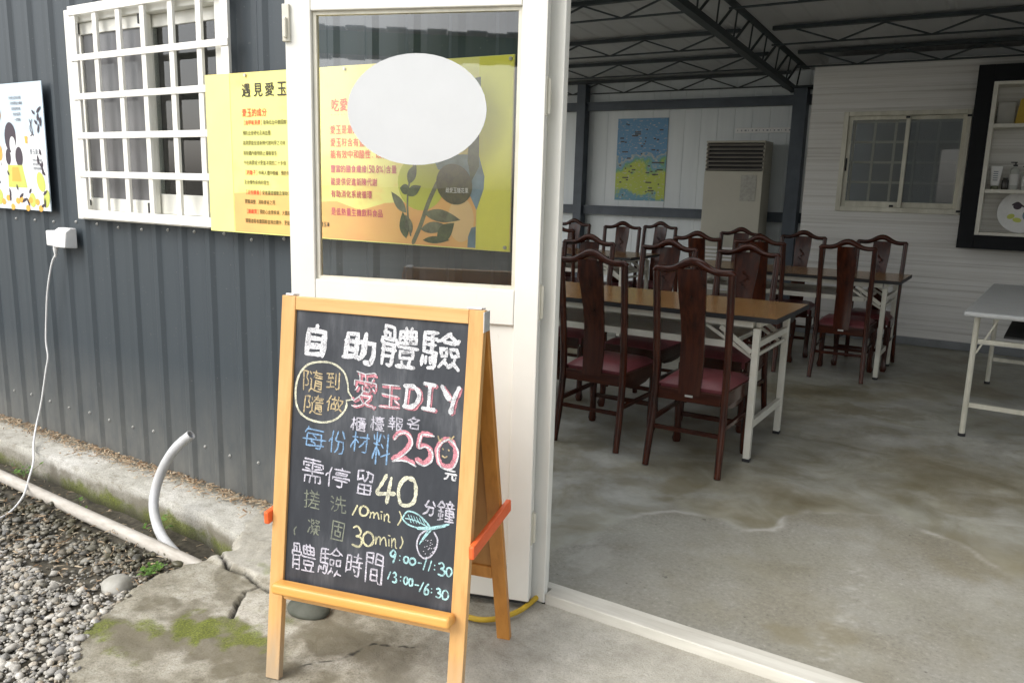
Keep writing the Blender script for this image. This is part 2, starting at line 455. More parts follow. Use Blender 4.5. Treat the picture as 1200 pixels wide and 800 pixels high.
def map_mat():
    m, n, l, b = new_mat('map_print')
    tc = n.new('ShaderNodeTexCoord')
    sp = n.new('ShaderNodeSeparateXYZ')
    l.new(tc.outputs['Object'], sp.inputs[0])
    t = tex(n, l, 3.2, 4, 0.6)
    mu = n.new('ShaderNodeMath')
    mu.operation = 'MULTIPLY_ADD'
    mu.inputs[1].default_value = 0.9
    l.new(t.outputs[0], mu.inputs[0])
    l.new(sp.outputs[2], mu.inputs[2])
    r = ramp(n, l, mu.outputs[0], [(0.46, (0.08, 0.25, 0.33)), (0.52, (0.36, 0.45, 0.03)), (0.80, (0.40, 0.47, 0.03)), (0.86, (0.13, 0.33, 0.13)), (0.92, (0.10, 0.29, 0.42)), (0.98, (0.34, 0.37, 0.31)), (1.0, (0.08, 0.24, 0.42))])
    t2 = tex(n, l, 22, 3, 0.6, (1, 1, 2.4))
    c = mix(n, l, r.outputs[0], (0.50, 0.47, 0.40), ramp(n, l, t2.outputs[0], [(0.58, (0, 0, 0)), (0.66, (0.8, 0.8, 0.8))]).outputs[0])
    l.new(c, b.inputs['Base Color'])
    b.inputs['Roughness'].default_value = 0.4
    return m
M['map'] = map_mat()

def glass_mat(name, tint=(0.93, 0.95, 0.94), frost=0.0, frost_c=(0.4, 0.42, 0.43), refl=1.0):
    m, n, l, b = new_mat(name)
    out = n['Material Output']
    tr = n.new('ShaderNodeBsdfTransparent')
    tr.inputs[0].default_value = (*tint, 1)
    gl = n.new('ShaderNodeBsdfGlossy')
    gl.inputs['Roughness'].default_value = 0.015
    gl.inputs[0].default_value = (1, 1, 1, 1)
    fr = n.new('ShaderNodeFresnel')
    fr.inputs[0].default_value = 1.5
    mu = n.new('ShaderNodeMath')
    mu.operation = 'MULTIPLY'
    mu.inputs[1].default_value = 1.7 * refl
    mu.use_clamp = True
    l.new(fr.outputs[0], mu.inputs[0])
    src = tr.outputs[0]
    if frost:
        df = n.new('ShaderNodeBsdfDiffuse')
        df.inputs[0].default_value = (*frost_c, 1)
        ms0 = n.new('ShaderNodeMixShader')
        ms0.inputs[0].default_value = frost
        l.new(src, ms0.inputs[1])
        l.new(df.outputs[0], ms0.inputs[2])
        src = ms0.outputs[0]
    ms = n.new('ShaderNodeMixShader')
    l.new(mu.outputs[0], ms.inputs[0])
    l.new(src, ms.inputs[1])
    l.new(gl.outputs[0], ms.inputs[2])
    l.new(ms.outputs[0], out.inputs[0])
    return m
M['glass'] = glass_mat('clear_glass', refl=1.5)
M['glass_dark'] = glass_mat('window_glass', (0.75, 0.78, 0.77))
M['mesh_screen'] = glass_mat('insect_screen', (0.8, 0.8, 0.8), 0.75, (0.20, 0.20, 0.205), 0.3)
M['frosted'] = glass_mat('frosted_glass', (0.8, 0.82, 0.82), 0.34, (0.22, 0.235, 0.24), 0.3)
M['glass_room'] = glass_mat('room_window_glass', (0.80, 0.80, 0.78), 0, refl=0.35)

# ------------------------------------------------------------------ mesh helpers
class MB:
    def __init__(self):
        self.v = []
        self.f = []
    def add(self, verts, faces):
        o = len(self.v)
        self.v += [tuple(p) for p in verts]
        self.f += [tuple(i + o for i in f) for f in faces]
        return self
    def box(self, x0, x1, y0, y1, z0, z1):
        return self.add([(x0, y0, z0), (x1, y0, z0), (x1, y1, z0), (x0, y1, z0), (x0, y0, z1), (x1, y0, z1), (x1, y1, z1), (x0, y1, z1)],
                        [(3, 2, 1, 0), (4, 5, 6, 7), (0, 1, 5, 4), (1, 2, 6, 5), (2, 3, 7, 6), (3, 0, 4, 7)])
    def bar(self, a, b, w, h, up=(0, 0, 1)):
        a, b = Vector(a), Vector(b)
        d = (b - a).normalized()
        u = Vector(up)
        s = d.cross(u)
        if s.length < 1e-4:
            s = d.cross(Vector((0, 1, 0)))
        s.normalize()
        t = s.cross(d)
        vs = []
        for p in (a, b):
            for sx, sy in ((-1, -1), (1, -1), (1, 1), (-1, 1)):
                vs.append(p + s * (sx * w / 2) + t * (sy * h / 2))
        return self.add(vs, [(0, 1, 2, 3), (7, 6, 5, 4), (0, 4, 5, 1), (1, 5, 6, 2), (2, 6, 7, 3), (3, 7, 4, 0)])
    def tube(self, pts, r, n=10, squash=(1, 1), up=(0, 0, 1), cap=True):
        pts = [Vector(p) for p in pts]
        rs = r if isinstance(r, (list, tuple)) else [r] * len(pts)
        rings = []
        prev = None
        for i, p in enumerate(pts):
            d = (pts[min(i + 1, len(pts) - 1)] - pts[max(i - 1, 0)]).normalized()
            if prev is None:
                u = Vector(up)
                s = d.cross(u)
                if s.length < 1e-3:
                    s = d.cross(Vector((0, 1, 0)))
                s.normalize()
            else:
                s = (prev - d * prev.dot(d)).normalized()
            prev = s
            t = s.cross(d)
            rings.append([p + s * (math.cos(2 * math.pi * k / n) * rs[i] * squash[0]) + t * (math.sin(2 * math.pi * k / n) * rs[i] * squash[1]) for k in range(n)])
        vs = [q for rg in rings for q in rg]
        fs = []
        for i in range(len(rings) - 1):
            for k in range(n):
                fs.append((i * n + k, i * n + (k + 1) % n, (i + 1) * n + (k + 1) % n, (i + 1) * n + k))
        if cap:
            fs.append(tuple(range(n - 1, -1, -1)))
            fs.append(tuple((len(rings) - 1) * n + k for k in range(n)))
        return self.add(vs, fs)
    def lathe(self, prof, n=20, c=(0, 0, 0)):
        vs = [(c[0] + r * math.cos(2 * math.pi * k / n), c[1] + r * math.sin(2 * math.pi * k / n), c[2] + z) for r, z in prof for k in range(n)]
        fs = [(i * n + k, i * n + (k + 1) % n, (i + 1) * n + (k + 1) % n, (i + 1) * n + k) for i in range(len(prof) - 1) for k in range(n)]
        fs.append(tuple(range(n - 1, -1, -1)))
        fs.append(tuple((len(prof) - 1) * n + k for k in range(n)))
        return self.add(vs, fs)
    def prism(self, poly, a, b, plane='xz'):
        """Extrude a polygon given in a plane from a to b along the third axis."""
        n = len(poly)
        def P(p, q):
            return {'xz': (p[0], q, p[1]), 'xy': (p[0], p[1], q), 'yz': (q, p[0], p[1])}[plane]
        vs = [P(p, a) for p in poly] + [P(p, b) for p in poly]
        fs = [tuple(range(n)), tuple(range(2 * n - 1, n - 1, -1))] + [(i, i + n, (i + 1) % n + n, (i + 1) % n) for i in range(n)]
        return self.add(vs, fs)
    def shape(self, poly, y=0.0):
        """A flat printed shape in the xz plane."""
        return self.add([(p[0], y, p[1]) for p in poly], [tuple(range(len(poly)))])
    def ellipse(self, cx, cz, rx, rz, y=0.0, n=28, rot=0):
        c, s = math.cos(rot), math.sin(rot)
        pts = []
        for k in range(n):
            a = 2 * math.pi * k / n
            u, w = rx * math.cos(a), rz * math.sin(a)
            pts.append((cx + u * c - w * s, cz + u * s + w * c))
        return self.shape(pts, y)
    def leaf(self, cx, cz, L, W, rot, y=0.0):
        pts = []
        for k in range(9):
            t = k / 8
            pts.append((t * L, W * math.sin(math.pi * t ** 0.85)))
        for k in range(7, 0, -1):
            t = k / 8
            pts.append((t * L, -W * math.sin(math.pi * t ** 0.85) * 0.8))
        c, s = math.cos(rot), math.sin(rot)
        return self.shape([(cx + p[0] * c - p[1] * s, cz + p[0] * s + p[1] * c) for p in pts], y)
    def stroke(self, pts, w, y=0.0, smooth=True, seed=0, jit=0.0):
        """A flat brush stroke in the xz plane with rounded ends."""
        P = [Vector((p[0], p[1])) for p in pts]
        if smooth and len(P) > 2:
            Q = []
            for i in range(len(P) - 1):
                p0, p1, p2, p3 = P[max(i - 1, 0)], P[i], P[i + 1], P[min(i + 2, len(P) - 1)]
                for k in range(6):
                    t = k / 6
                    Q.append(0.5 * ((2 * p1) + (p2 - p0) * t + (2 * p0 - 5 * p1 + 4 * p2 - p3) * t * t + (3 * p1 - p0 - 3 * p2 + p3) * t ** 3))
            Q.append(P[-1])
            P = Q
        L, Rr = [], []
        for i, p in enumerate(P):
            d = P[min(i + 1, len(P) - 1)] - P[max(i - 1, 0)]
            if d.length < 1e-9:
                d = Vector((1, 0))
            d.normalize()
            nn = Vector((-d.y, d.x))
            ww = w / 2 * (1 + jit * noise.noise(Vector((p.x * 90, p.y * 90, seed))))
            if i in (0, len(P) - 1):
                ww *= 0.75
            L.append(p + nn * ww)
            Rr.append(p - nn * ww)
        n = len(P)
        vs = [(q.x, y, q.y) for q in L] + [(q.x, y, q.y) for q in Rr]
        fs = [(i, i + 1, n + i + 1, n + i) for i in range(n - 1)]
        d0 = (P[0] - P[1]).normalized() * w * 0.3
        d1 = (P[-1] - P[-2]).normalized() * w * 0.3
        vs += [(P[0].x + d0.x, y, P[0].y + d0.y), (P[-1].x + d1.x, y, P[-1].y + d1.y)]
        fs += [(2 * n, 0, n), (n - 1, 2 * n + 1, 2 * n - 1)]
        return self.add(vs, fs)

def W(o):
    m = Matrix.Identity(4)
    while o is not None:
        m = Matrix.LocRotScale(o.location, o.rotation_euler, o.scale) @ m
        o = o.parent
    return m

def obj(name, mb, mat, parent=None, world=False, bevel=0.0, smooth=None, segs=2, label=None):
    """Link one mesh object; with world=True the points are given in world space."""
    vs = mb.v
    if world and parent is not None:
        inv = W(parent).inverted()
        vs = [tuple(inv @ Vector(p)) for p in vs]
    me = bpy.data.meshes.new(name)
    me.from_pydata(vs, [], mb.f)
    me.update()
    o = bpy.data.objects.new(name, me)
    COL.objects.link(o)
    if mat is not None:
        me.materials.append(mat if not isinstance(mat, str) else M[mat])
    if parent is not None:
        o.parent = parent
    if bevel:
        bv = o.modifiers.new('bevel', 'BEVEL')
        bv.width = bevel
        bv.segments = segs
        bv.limit_method = 'ANGLE'
        bv.angle_limit = math.radians(40)
    if smooth is not None:
        me.polygons.foreach_set('use_smooth', [True] * len(me.polygons))
        if smooth < 180:
            me.set_sharp_from_angle(angle=math.radians(smooth))
    if label:
        o['label'] = label
    return o

def thing(name, label, cat, loc=(0, 0, 0), rz=0.0, group=None):
    o = bpy.data.objects.new(name, None)
    o.empty_display_size = 0.1
    COL.objects.link(o)
    o.location = loc
    o.rotation_euler = (0, 0, rz)
    o['label'] = label
    o['category'] = cat
    if group:
        o['group'] = group
    return o

def tag(o, label, cat, group=None, kind=None):
    if label:
        o['label'] = label
    if cat:
        o['category'] = cat
    if group:
        o['group'] = group
    if kind:
        o['kind'] = kind
    return o

def copy_tree(o, parent=None):
    c = o.copy()
    COL.objects.link(c)
    c.parent = parent
    for ch in list(o.children):
        copy_tree(ch, c)
    return c

# text: glyph outlines from Blender's built-in fonts, turned into meshes
_glyph = {}
def glyph(s, fat=0.0):
    key = (s, fat)
    if key not in _glyph:
        cu = bpy.data.curves.new('t', 'FONT')
        cu.body = s
        cu.size = 1.0
        cu.resolution_u = 3
        cu.offset = fat
        cu.fill_mode = 'FRONT'
        ob = bpy.data.objects.new('t', cu)
        COL.objects.link(ob)
        bpy.context.view_layer.update()
        dg = bpy.context.evaluated_depsgraph_get()
        me = ob.evaluated_get(dg).to_mesh()
        vs = [(v.co.x, v.co.y) for v in me.vertices]
        fs = [tuple(p.vertices) for p in me.polygons]
        bpy.data.objects.remove(ob)
        bpy.data.curves.remove(cu)
        _glyph[key] = (vs, fs)
    return _glyph[key]

def put_text(mb, s, cx, cz, w, h, y=0.0, fat=0.0, rot=0.0, shear=0.0, warp=0.0, seed=0):
    """Fit the outline of s into a box centred at cx, cz (xz plane, facing -y)."""
    vs, fs = glyph(s, 0.0)
    if not vs:
        return
    if fat > 0:
        e = fat * min(w, h)
        for k, (dx, dz) in enumerate(((0, 0), (e, e * .4), (-e, e * .4), (e, -e * .6), (-e, -e * .6), (0, e), (0, -e))):
            put_text(mb, s, cx + dx, cz + dz, w - 2 * e, h - 2 * e, y - 0.00006 * k, 0.0, rot, shear, warp, seed)
        return
    x0 = min(v[0] for v in vs)
    x1 = max(v[0] for v in vs)
    z0 = min(v[1] for v in vs)
    z1 = max(v[1] for v in vs)
    sx = w / max(x1 - x0, 1e-6)
    sz = h / max(z1 - z0, 1e-6)
    c, sn = math.cos(rot), math.sin(rot)
    out = []
    for (x, z) in vs:
        u = (x - (x0 + x1) / 2) * sx
        q = (z - (z0 + z1) / 2) * sz
        if warp:
            k = 2.4 / max(w, h)
            u += warp * w * noise.noise(Vector((u * k, q * k, seed * 3.7)))
            q += warp * h * noise.noise(Vector((u * k + 9, q * k, seed * 5.1)))
        u += shear * q
        out.append((cx + u * c - q * sn, y, cz + u * sn + q * c))
    mb.add(out, fs)

DIG = {
    '0': [[(.5, 1), (.18, .85), (.02, .5), (.16, .12), (.48, 0), (.82, .14), (.98, .5), (.84, .86), (.5, 1.0)]],
    '1': [[(.9, 1), (.1, 0)]],
    '2': [[(.05, .72), (.22, .95), (.55, 1), (.80, .80), (.72, .52), (.40, .24), (.0, .02)], [(.0, .03), (.5, .08), (1, 0)]],
    '3': [[(.05, .9), (.45, 1), (.82, .84), (.70, .62), (.35, .54)], [(.35, .54), (.80, .48), (.98, .25), (.66, .02), (.0, .08)]],
    '4': [[(.50, 1), (.25, .66), (.0, .34), (.45, .32), (1, .36)], [(.78, .92), (.70, .5), (.60, 0)]],
    '5': [[(.98, .98), (.60, .97), (.24, .95)], [(.24, .95), (.14, .56), (.52, .62), (.95, .44), (.86, .14), (.42, 0), (.0, .08)]],
    '6': [[(.85, 1), (.35, .72), (.05, .3), (.30, .02), (.75, .06), (.95, .30), (.60, .48), (.14, .30)]],
    '9': [[(.95, .85), (.55, 1), (.08, .82), (.12, .56), (.55, .52), (.92, .80), (.82, .40), (.55, 0)]],
    ':': [[(.4, .86), (.6, .80)], [(.4, .2), (.6, .14)]],
    '-': [[(.0, .45), (1, .55)]],
    '(': [[(.9, 1), (.2, .6), (.4, 0)]],
    ')': [[(.3, 1), (.9, .55), (.1, 0)]],
    'm': [[(.0, .9), (.06, .5), (.0, 0)], [(.03, .5), (.25, .95), (.42, .8), (.42, .05)], [(.44, .5), (.72, .95), (.90, .75), (1, .0)]],
    'i': [[(.4, .62), (.6, .0)], [(.0, .98), (.9, .94)]],
    'n': [[(.05, .95), (.1, 0)], [(.08, .5), (.45, .95), (.72, .70), (.72, .15), (1, .0)]],
    'D': [[(.15, .95), (.12, .05)], [(.0, .97), (.55, .95), (.95, .62), (.85, .22), (.45, .02), (.0, .03)]],
    'I': [[(.5, .97), (.46, .03)], [(.06, .97), (.96, .95)], [(.0, .03), (.98, .06)]],
    'Y': [[(.02, .97), (.30, .72), (.52, .52)], [(.98, .98), (.70, .55), (.58, .0)]],
}
# stroke paths of the handwritten characters, two digits per coordinate
HAN = {
    '自': '05569356 05339333 05109310 46944381 05100578428193789310',
    '助': '40441144 11674067 6808730586059008943194705270 70956961664057195417 4025409012901118 47250516',
    '體': '216421780979 944947494055 40553350 33230923 58176106 80068218 09373337 09503350 643988388825522552386439 0964099233913364 62956361 49749274 77967761 09030950 3350330729052406 776192619188498749617761 45059605 09500355046439644055',
    '驗': '541859176512 54185627 54184606 5476587082708876 24172130 13291514 31212733 07290409 80169307 64566438493749566456 754975569056913876377549 36580958 25412590 3890099009413841350633032405 69919470 097337733871467154767396 822781177205',
    '隨': '300330074015 64966488 58418841 88295829 325840574015 93056505560745144015 123219292331253625481763259003910304 35884177 77637774 59639563 581759528851881884167618 608065759175 608660804964 94875087',
    '到': '959494089105860480047407 24891262 496452645560 496448714178 49641262 71277187 08395439 31143149 56900590 561707080110',
    '做': '045010621564 93077823 6760705775347831 6760635861505647 331556165647 60067823 30745874 45944547 564733473309 94747075 676073927296 78237831823588568974 1704176215652594',
    '愛': '798574787271 205613450845 54604465 44704465 44142929 39453533 86477558 5414561769267031 459049794870 92589170737107700758 8694789545901090 22902670 645466506245394535473357 70313333292909200421 0306060418053910441454146010840592049607',
    '玉': '69378421 88941194 49944904 94040504 84521552',
    '櫃': '9606400740919491 822584209415 64266421 90355535 51156421 1956275231443137 90445544 1852134904280423 72617279 727988798971567056797279 822555275652895290278225 06723072 95605060 19031995',
    '檯': '80327841 80328728 305225581960 0422043114541956 607086708760455945706070 31740674 36899489 89194119 65076529 65796594 96073407 42788878 375038428741 54325641 20032096 4530533165298032 30523552375094509443',
    '報': '3145325136583566 540563057719 940790087719 772469336254 77247719 41840784 24672495 24042445 540554908890876974687071 43260326 545489548946863780267724 41450645 03664366 0960125915521445',
    '名': '94093009 438645925497 89848878796862564952 4952445935652965 49524543 30403009 9409943992414741434309350337 0768116842869685',
    '每': '5617562540354042 25842794 258421821168 25849184 4366435857505742 04429542 580472037608792780652366171918179217',
    '份': '166409620551 3406431351295552 529243693559 86647294 6205730577088128825241533559 170516662694',
    '材': '2457195405270521 4723664376588261 2560335641464241 40720872 6605800583088494 95725272 25042595',
    '料': '11700788 2149164605230415 56866680 33693988 61535060 23032394 81048195 47279436 39590559 2149294537333729',
    '元': '15958395 6262630969069007941894259230 0707211629323362 92620562',
    '需': '62588358 62306205 48454631 15583558 37303705 80706270 17703570 96450345 49954957 9368928206820568 780486048806873113311305 86961196',
    '停': '65866394 3335334595459536 6431640657034705 1664106206560549 505885588672447343585058 86314331 96853585 170316662793',
    '留': '08583764 085810883994 67896471565848543764 33753764 85071507 85251525 50415007 75559056936694885490 8507844216421507',
    '分': '66948467 785576187208660554054810 0706261635314155 329326801362 785520551362',
    '鐘': '29213336 21942189 698568926496 218936763673 10210735 49429042 91174717 33480648 21662110 077011663166 682949294954905390306829 68036854 43039503 96664366 93844584 21891787077004700366 05063312 828482777966 568455775866',
    '搓': '52464931 70077029 27461744 75808195 58865388 49313115 17410339 5647586361656279 94074107 90294931 26730573 1794170815050903 42639063 93803980 37479547 5280538949954795',
    '洗': '72507407920695159223 18560664 21350909 099211932286 2906411348265050 63506395 89774378 32509350 459243783564',
    '凝': '17410514 93347734 17760787 501544224023 78746779 7874888689926292 78748369 30845090 53332733 615892589247 77587611 52523153 309530723269526954735378 632279079305 264531533360 5503602063226443 2505321140234152',
    '固': '9409949505950409 94090409 495071497027282828494950 49504981 79702170',
    '時': '28570357 581756174730 90824282 66626695 8061800876046405 38429442 03252825288804880317 95623762',
    '間': '67313131 94805880 04803980 31133148664866133113 04050494399438630463 71087705880594079495589558649463',
}
def put_han(mb, s, cx, cz, w, h, lw, y=0.0, seed=0, rot=0.0, shear=0.0, warp=0.05):
    r2 = random.Random(seed * 17 + ord(s))
    for k, st in enumerate(HAN[s].split()):
        pts = []
        for i in range(0, len(st), 4):
            u = int(st[i:i + 2]) / 99 - 0.5 + r2.uniform(-.018, .018)
            v = int(st[i + 2:i + 4]) / 99 - 0.5 + r2.uniform(-.018, .018)
            u += warp * noise.noise(Vector((u * 2.2, v * 2.2, seed * 3.7)))
            v += warp * noise.noise(Vector((u * 2.2 + 9, v * 2.2, seed * 5.1)))
            u *= w
            v *= h
            u += shear * v
            pts.append((cx + u * math.cos(rot) - v * math.sin(rot), cz + u * math.sin(rot) + v * math.cos(rot)))
        if len(pts) > 1:
            # a hand overshoots its stroke ends a little
            a_, b_ = Vector(pts[0]), Vector(pts[-1])
            if (a_ - b_).length > 1e-5:
                d0 = (a_ - Vector(pts[1])).normalized() * lw * r2.uniform(-0.2, 0.5)
                d1 = (b_ - Vector(pts[-2])).normalized() * lw * r2.uniform(-0.2, 0.6)
                pts[0] = tuple(a_ + d0)
                pts[-1] = tuple(b_ + d1)
            fine = [Vector(pts[0])]
            for p, q in zip(pts[:-1], pts[1:]):
                p, q = Vector(p), Vector(q)
                n = max(1, int((q - p).length / (lw * 0.8)))
                fine += [p.lerp(q, (i + 1) / n) for i in range(n)]
            mb.stroke(fine, lw * r2.uniform(0.85, 1.12), y - 0.00006 * k, False, seed + k, 0.45)
def put_hand(mb, s, cx, cz, w, h, lw, y=0.0, seed=0):
    for k, st in enumerate(DIG[s]):
        r2 = random.Random(seed * 31 + k)
        pts = [(cx + (p[0] - .5) * w + r2.uniform(-.03, .03) * w, cz + (p[1] - .5) * h + r2.uniform(-.03, .03) * h) for p in st]
        mb.stroke(pts, lw, y - 0.0001 * k, True, seed, 0.5)

def line_text(mb, s, x0, zc, h, y, adv=1.04, aspect=0.92, fat=0.012):
    """A run of printed characters from x0, each in its own cell; returns the end x."""
    x = x0
    for k, ch in enumerate(s):
        if ch == ' ':
            x += h * 0.6
            continue
        wide = ord(ch) > 0x2000
        if ch == '.':
            put_text(mb, ch, x + h * 0.12, zc - h * 0.42, h * 0.14, h * 0.14, y)
            x += h * 0.26
            continue
        if ch in '()':
            put_text(mb, ch, x + h * 0.16, zc, h * 0.2, h * 1.1, y)
            x += h * 0.36
            continue
        if ch == '%':
            put_text(mb, ch, x + h * 0.4, zc, h * 0.74, h * 0.85, y)
            x += h * 0.84
            continue
        cw = h * aspect if wide else h * 0.5
        hh = h
        z = zc
        if ch in '，。、・':
            put_text(mb, ch, x + cw * 0.25, zc - h * 0.36, h * 0.16, h * 0.16, y)
            x += cw * 0.9
            continue
        if ch == '一':
            hh = h * 0.12
        if ch == '二':
            hh = h * 0.7
        if ch in '【】':
            put_text(mb, ch, x + cw * 0.3, z, h * 0.22, h * 1.05, y)
            x += cw * 0.55
            continue
        put_text(mb, ch, x + cw / 2, z, cw * 0.92, hh, y, fat)
        x += cw * adv
    return x

# ------------------------------------------------------------------ ground
def grid(name, x0, x1, y0, y1, step, zf, keep, mat, attr=None, attr_f=None):
    nx = int(round((x1 - x0) / step)) + 1
    ny = int(round((y1 - y0) / step)) + 1
    idx = {}
    vs, fs = [], []
    xs = [x0 + i * (x1 - x0) / (nx - 1) for i in range(nx)]
    ys = [y0 + j * (y1 - y0) / (ny - 1) for j in range(ny)]
    K = [[keep(x, y) for x in xs] for y in ys]
    def vi(i, j):
        if (i, j) not in idx:
            idx[(i, j)] = len(vs)
            vs.append((xs[i], ys[j], zf(xs[i], ys[j])))
        return idx[(i, j)]
    for j in range(ny - 1):
        for i in range(nx - 1):
            if K[j][i] and K[j + 1][i] and K[j][i + 1] and K[j + 1][i + 1]:
                fs.append((vi(i, j), vi(i + 1, j), vi(i + 1, j + 1), vi(i, j + 1)))
    mb = MB()
    mb.v, mb.f = vs, fs
    o = obj(name, mb, mat, smooth=180)
    if attr:
        a = o.data.color_attributes.new(attr, 'FLOAT_COLOR', 'POINT')
        dat = []
        for p in vs:
            q = attr_f(p[0], p[1])
            dat += [*q, 1.0] if len(q) == 3 else [*q]
        a.data.foreach_set('color', dat)
    return o

def n2(x, y, s, seed=0.0):
    return noise.fractal(Vector((x * s, y * s, seed)), 1.0, 2.0, 4)

def seg_d(x, y, P):
    best = 9
    for (ax, ay), (bx, by) in zip(P[:-1], P[1:]):
        dx, dy = bx - ax, by - ay
        t = max(0, min(1, ((x - ax) * dx + (y - ay) * dy) / (dx * dx + dy * dy + 1e-12)))
        best = min(best, math.hypot(x - ax - t * dx, y - ay - t * dy))
    return best

def in_poly(x, y, P):
    c = False
    j = len(P) - 1
    for i in range(len(P)):
        if (P[i][1] > y) != (P[j][1] > y) and x < (P[j][0] - P[i][0]) * (y - P[i][1]) / (P[j][1] - P[i][1]) + P[i][0]:
            c = not c
        j = i
    return c

g = MB()
g.add([(-900, -900, -0.16), (900, -900, -0.16), (900, 900, -0.16), (-900, 900, -0.16)], [(0, 1, 2, 3)])
tag(obj('ground', g, simple('yard_soil', (0.22, 0.20, 0.16), (0.12, 0.11, 0.08), 1.5, 0.9)), 'bare yard soil lying under the gravel and the concrete', 'ground', kind='structure')

EDGE = [(-1.55, 0.0), (-1.72, 0.55), (-2.02, 0.98), (-2.26, 1.16), (-2.34, 1.27), (-2.40, 1.41), (-2.44, 1.55), (-2.43, 1.69), (-2.40, 1.77), (-2.37, 1.83), (-2.42, 1.88), (-2.47, 1.93), (-2.50, 1.98)]
APRON = [(-1.50, -3.0)] + EDGE + [(-2.56, 2.19), (-1.20, 2.19), (-1.20, 2.17), (3.2, 2.17), (3.2, -3.0)]
CRACKS = [[(-2.36, 1.78), (-2.24, 1.725), (-2.16, 1.735), (-2.10, 1.72), (-2.04, 1.705), (-1.98, 1.70), (-1.90, 1.74)],
          [(-2.05, 1.70), (-2.07, 1.655), (-2.04, 1.61), (-2.00, 1.55), (-1.97, 1.52)],
          [(-1.60, 1.45), (-1.52, 1.55), (-1.50, 1.66), (-1.38, 1.72)]]

def apron_edge(x, y):
    return seg_d(x, y, EDGE) + 0.02 * n2(x, y, 14, 3.0)

def apron_z(x, y):
    z = -0.004 + 0.006 * n2(x, y, 3.0, 1.0) + 0.0035 * n2(x, y, 17, 7.0)
    d = apron_edge(x, y)
    if d < 0.035:
        z -= 0.035 * (1 - max(d, 0) / 0.035) ** 1.5
    for c in CRACKS[:2]:
        dd = seg_d(x, y, c) + 0.005 * n2(x, y, 40, 5.0)
        if dd < 0.008:
            z -= 0.03 * (1 - max(dd, 0) / 0.008)
    # the mortar by the kerb stands a little higher than the broken slab
    e = y - (1.73 + 0.02 * n2(x, y, 9, 2.0) + 0.02 * sstep(-2.2, -2.0, x))
    if e > 0 and x < -1.9:
        z += 0.012 * min(1, e / 0.015) * sstep(-1.9, -2.0, x)
    if x > -1.3:
        z = z * max(0.15, 1 - (x + 1.3) * 2)
    return z

def sstep(a, b, x):
    t = max(0, min(1, (x - a) / (b - a)))
    return t * t * (3 - 2 * t)

def apron_dirt(x, y):
    moss = 0.0
    for (cx, cy, rx, ry, s) in ((-2.00, 1.41, 0.10, 0.075, 1.3), (-1.90, 1.47, 0.18, 0.07, 0.9), (-2.12, 1.33, 0.16, 0.045, 0.75), (-2.24, 1.23, 0.10, 0.06, 0.8), (-2.05, 1.20, 0.10, 0.03, 0.5), (-1.75, 1.50, 0.10, 0.05, 0.5), (-2.02, 1.80, 0.20, 0.035, 0.9), (-1.84, 1.60, 0.12, 0.05, 0.5)):
        e = math.hypot((x - cx) / rx, (y - cy) / ry)
        moss = max(moss, s * sstep(1.35, 0.2, e + 0.8 * n2(x, y, 16, 2.0)))
    moss = max(moss, 0.5 * sstep(0.09, 0.0, apron_edge(x, y)) * sstep(-0.1, 0.4, n2(x, y, 9, 8.0)))
    dirt = 0.55 * sstep(0.0, 0.45, n2(x, y, 5, 4.0)) * (1 if x < -1.35 else 0.35)
    for (cx, cy, rx, ry, s) in ((-1.86, 1.42, 0.40, 0.13, 0.95), (-1.55, 1.62, 0.34, 0.12, 0.8), (-2.1, 1.28, 0.3, 0.12, 0.75), (-1.45, 1.35, 0.25, 0.10, 0.55), (-1.9, 1.15, 0.3, 0.06, 0.5)):
        e = math.hypot((x - cx) / rx, (y - cy) / ry)
        dirt = max(dirt, s * sstep(1.3, 0.3, e + 0.7 * n2(x, y, 10, 6.0)))
    if y > 1.76 and x < -1.85:
        dirt *= 0.25
        moss *= 0.8
    crack = 0.0
    for c in CRACKS:
        w = 0.009 if c is not CRACKS[2] else 0.004
        crack = max(crack, sstep(w, 0.003 if w > .005 else 0.0, seg_d(x, y, c) + 0.006 * n2(x, y, 40, 5.0)))
    e = y - (1.73 + 0.02 * n2(x, y, 9, 2.0) + 0.02 * sstep(-2.2, -2.0, x))
    pale = 0.5 * sstep(0.0, 0.02, e) * sstep(-1.95, -2.1, x) * sstep(-0.5, 0.2, n2(x, y, 6, 3) + 0.3)
    pale = max(pale, 0.55 * sstep(-1.50, -1.15, x + 0.12 * n2(x, y, 5, 11)))
    return (min(1, max(0, moss)), min(1, max(0, dirt)), crack, pale)

ap = grid('concrete_apron', -2.7, 0.30, 0.40, 2.19, 0.0085, apron_z, lambda x, y: in_poly(x, y, APRON), M['apron'], 'dirt', apron_dirt)
tag(ap, 'mossy cracked concrete slab in front of the door', 'pavement', kind='structure')
yard = MB()
yard.prism([(-1.6, -3.0), (0.30, -3.0), (3.2, -3.0), (3.2, 2.165), (0.295, 2.165), (0.295, 0.405), (-1.72, 0.405)], -0.12, -0.010, 'xy')
tag(obj('yard_slab', yard, 'yard'), 'concrete yard slab running on toward the viewer', 'pavement', kind='structure')

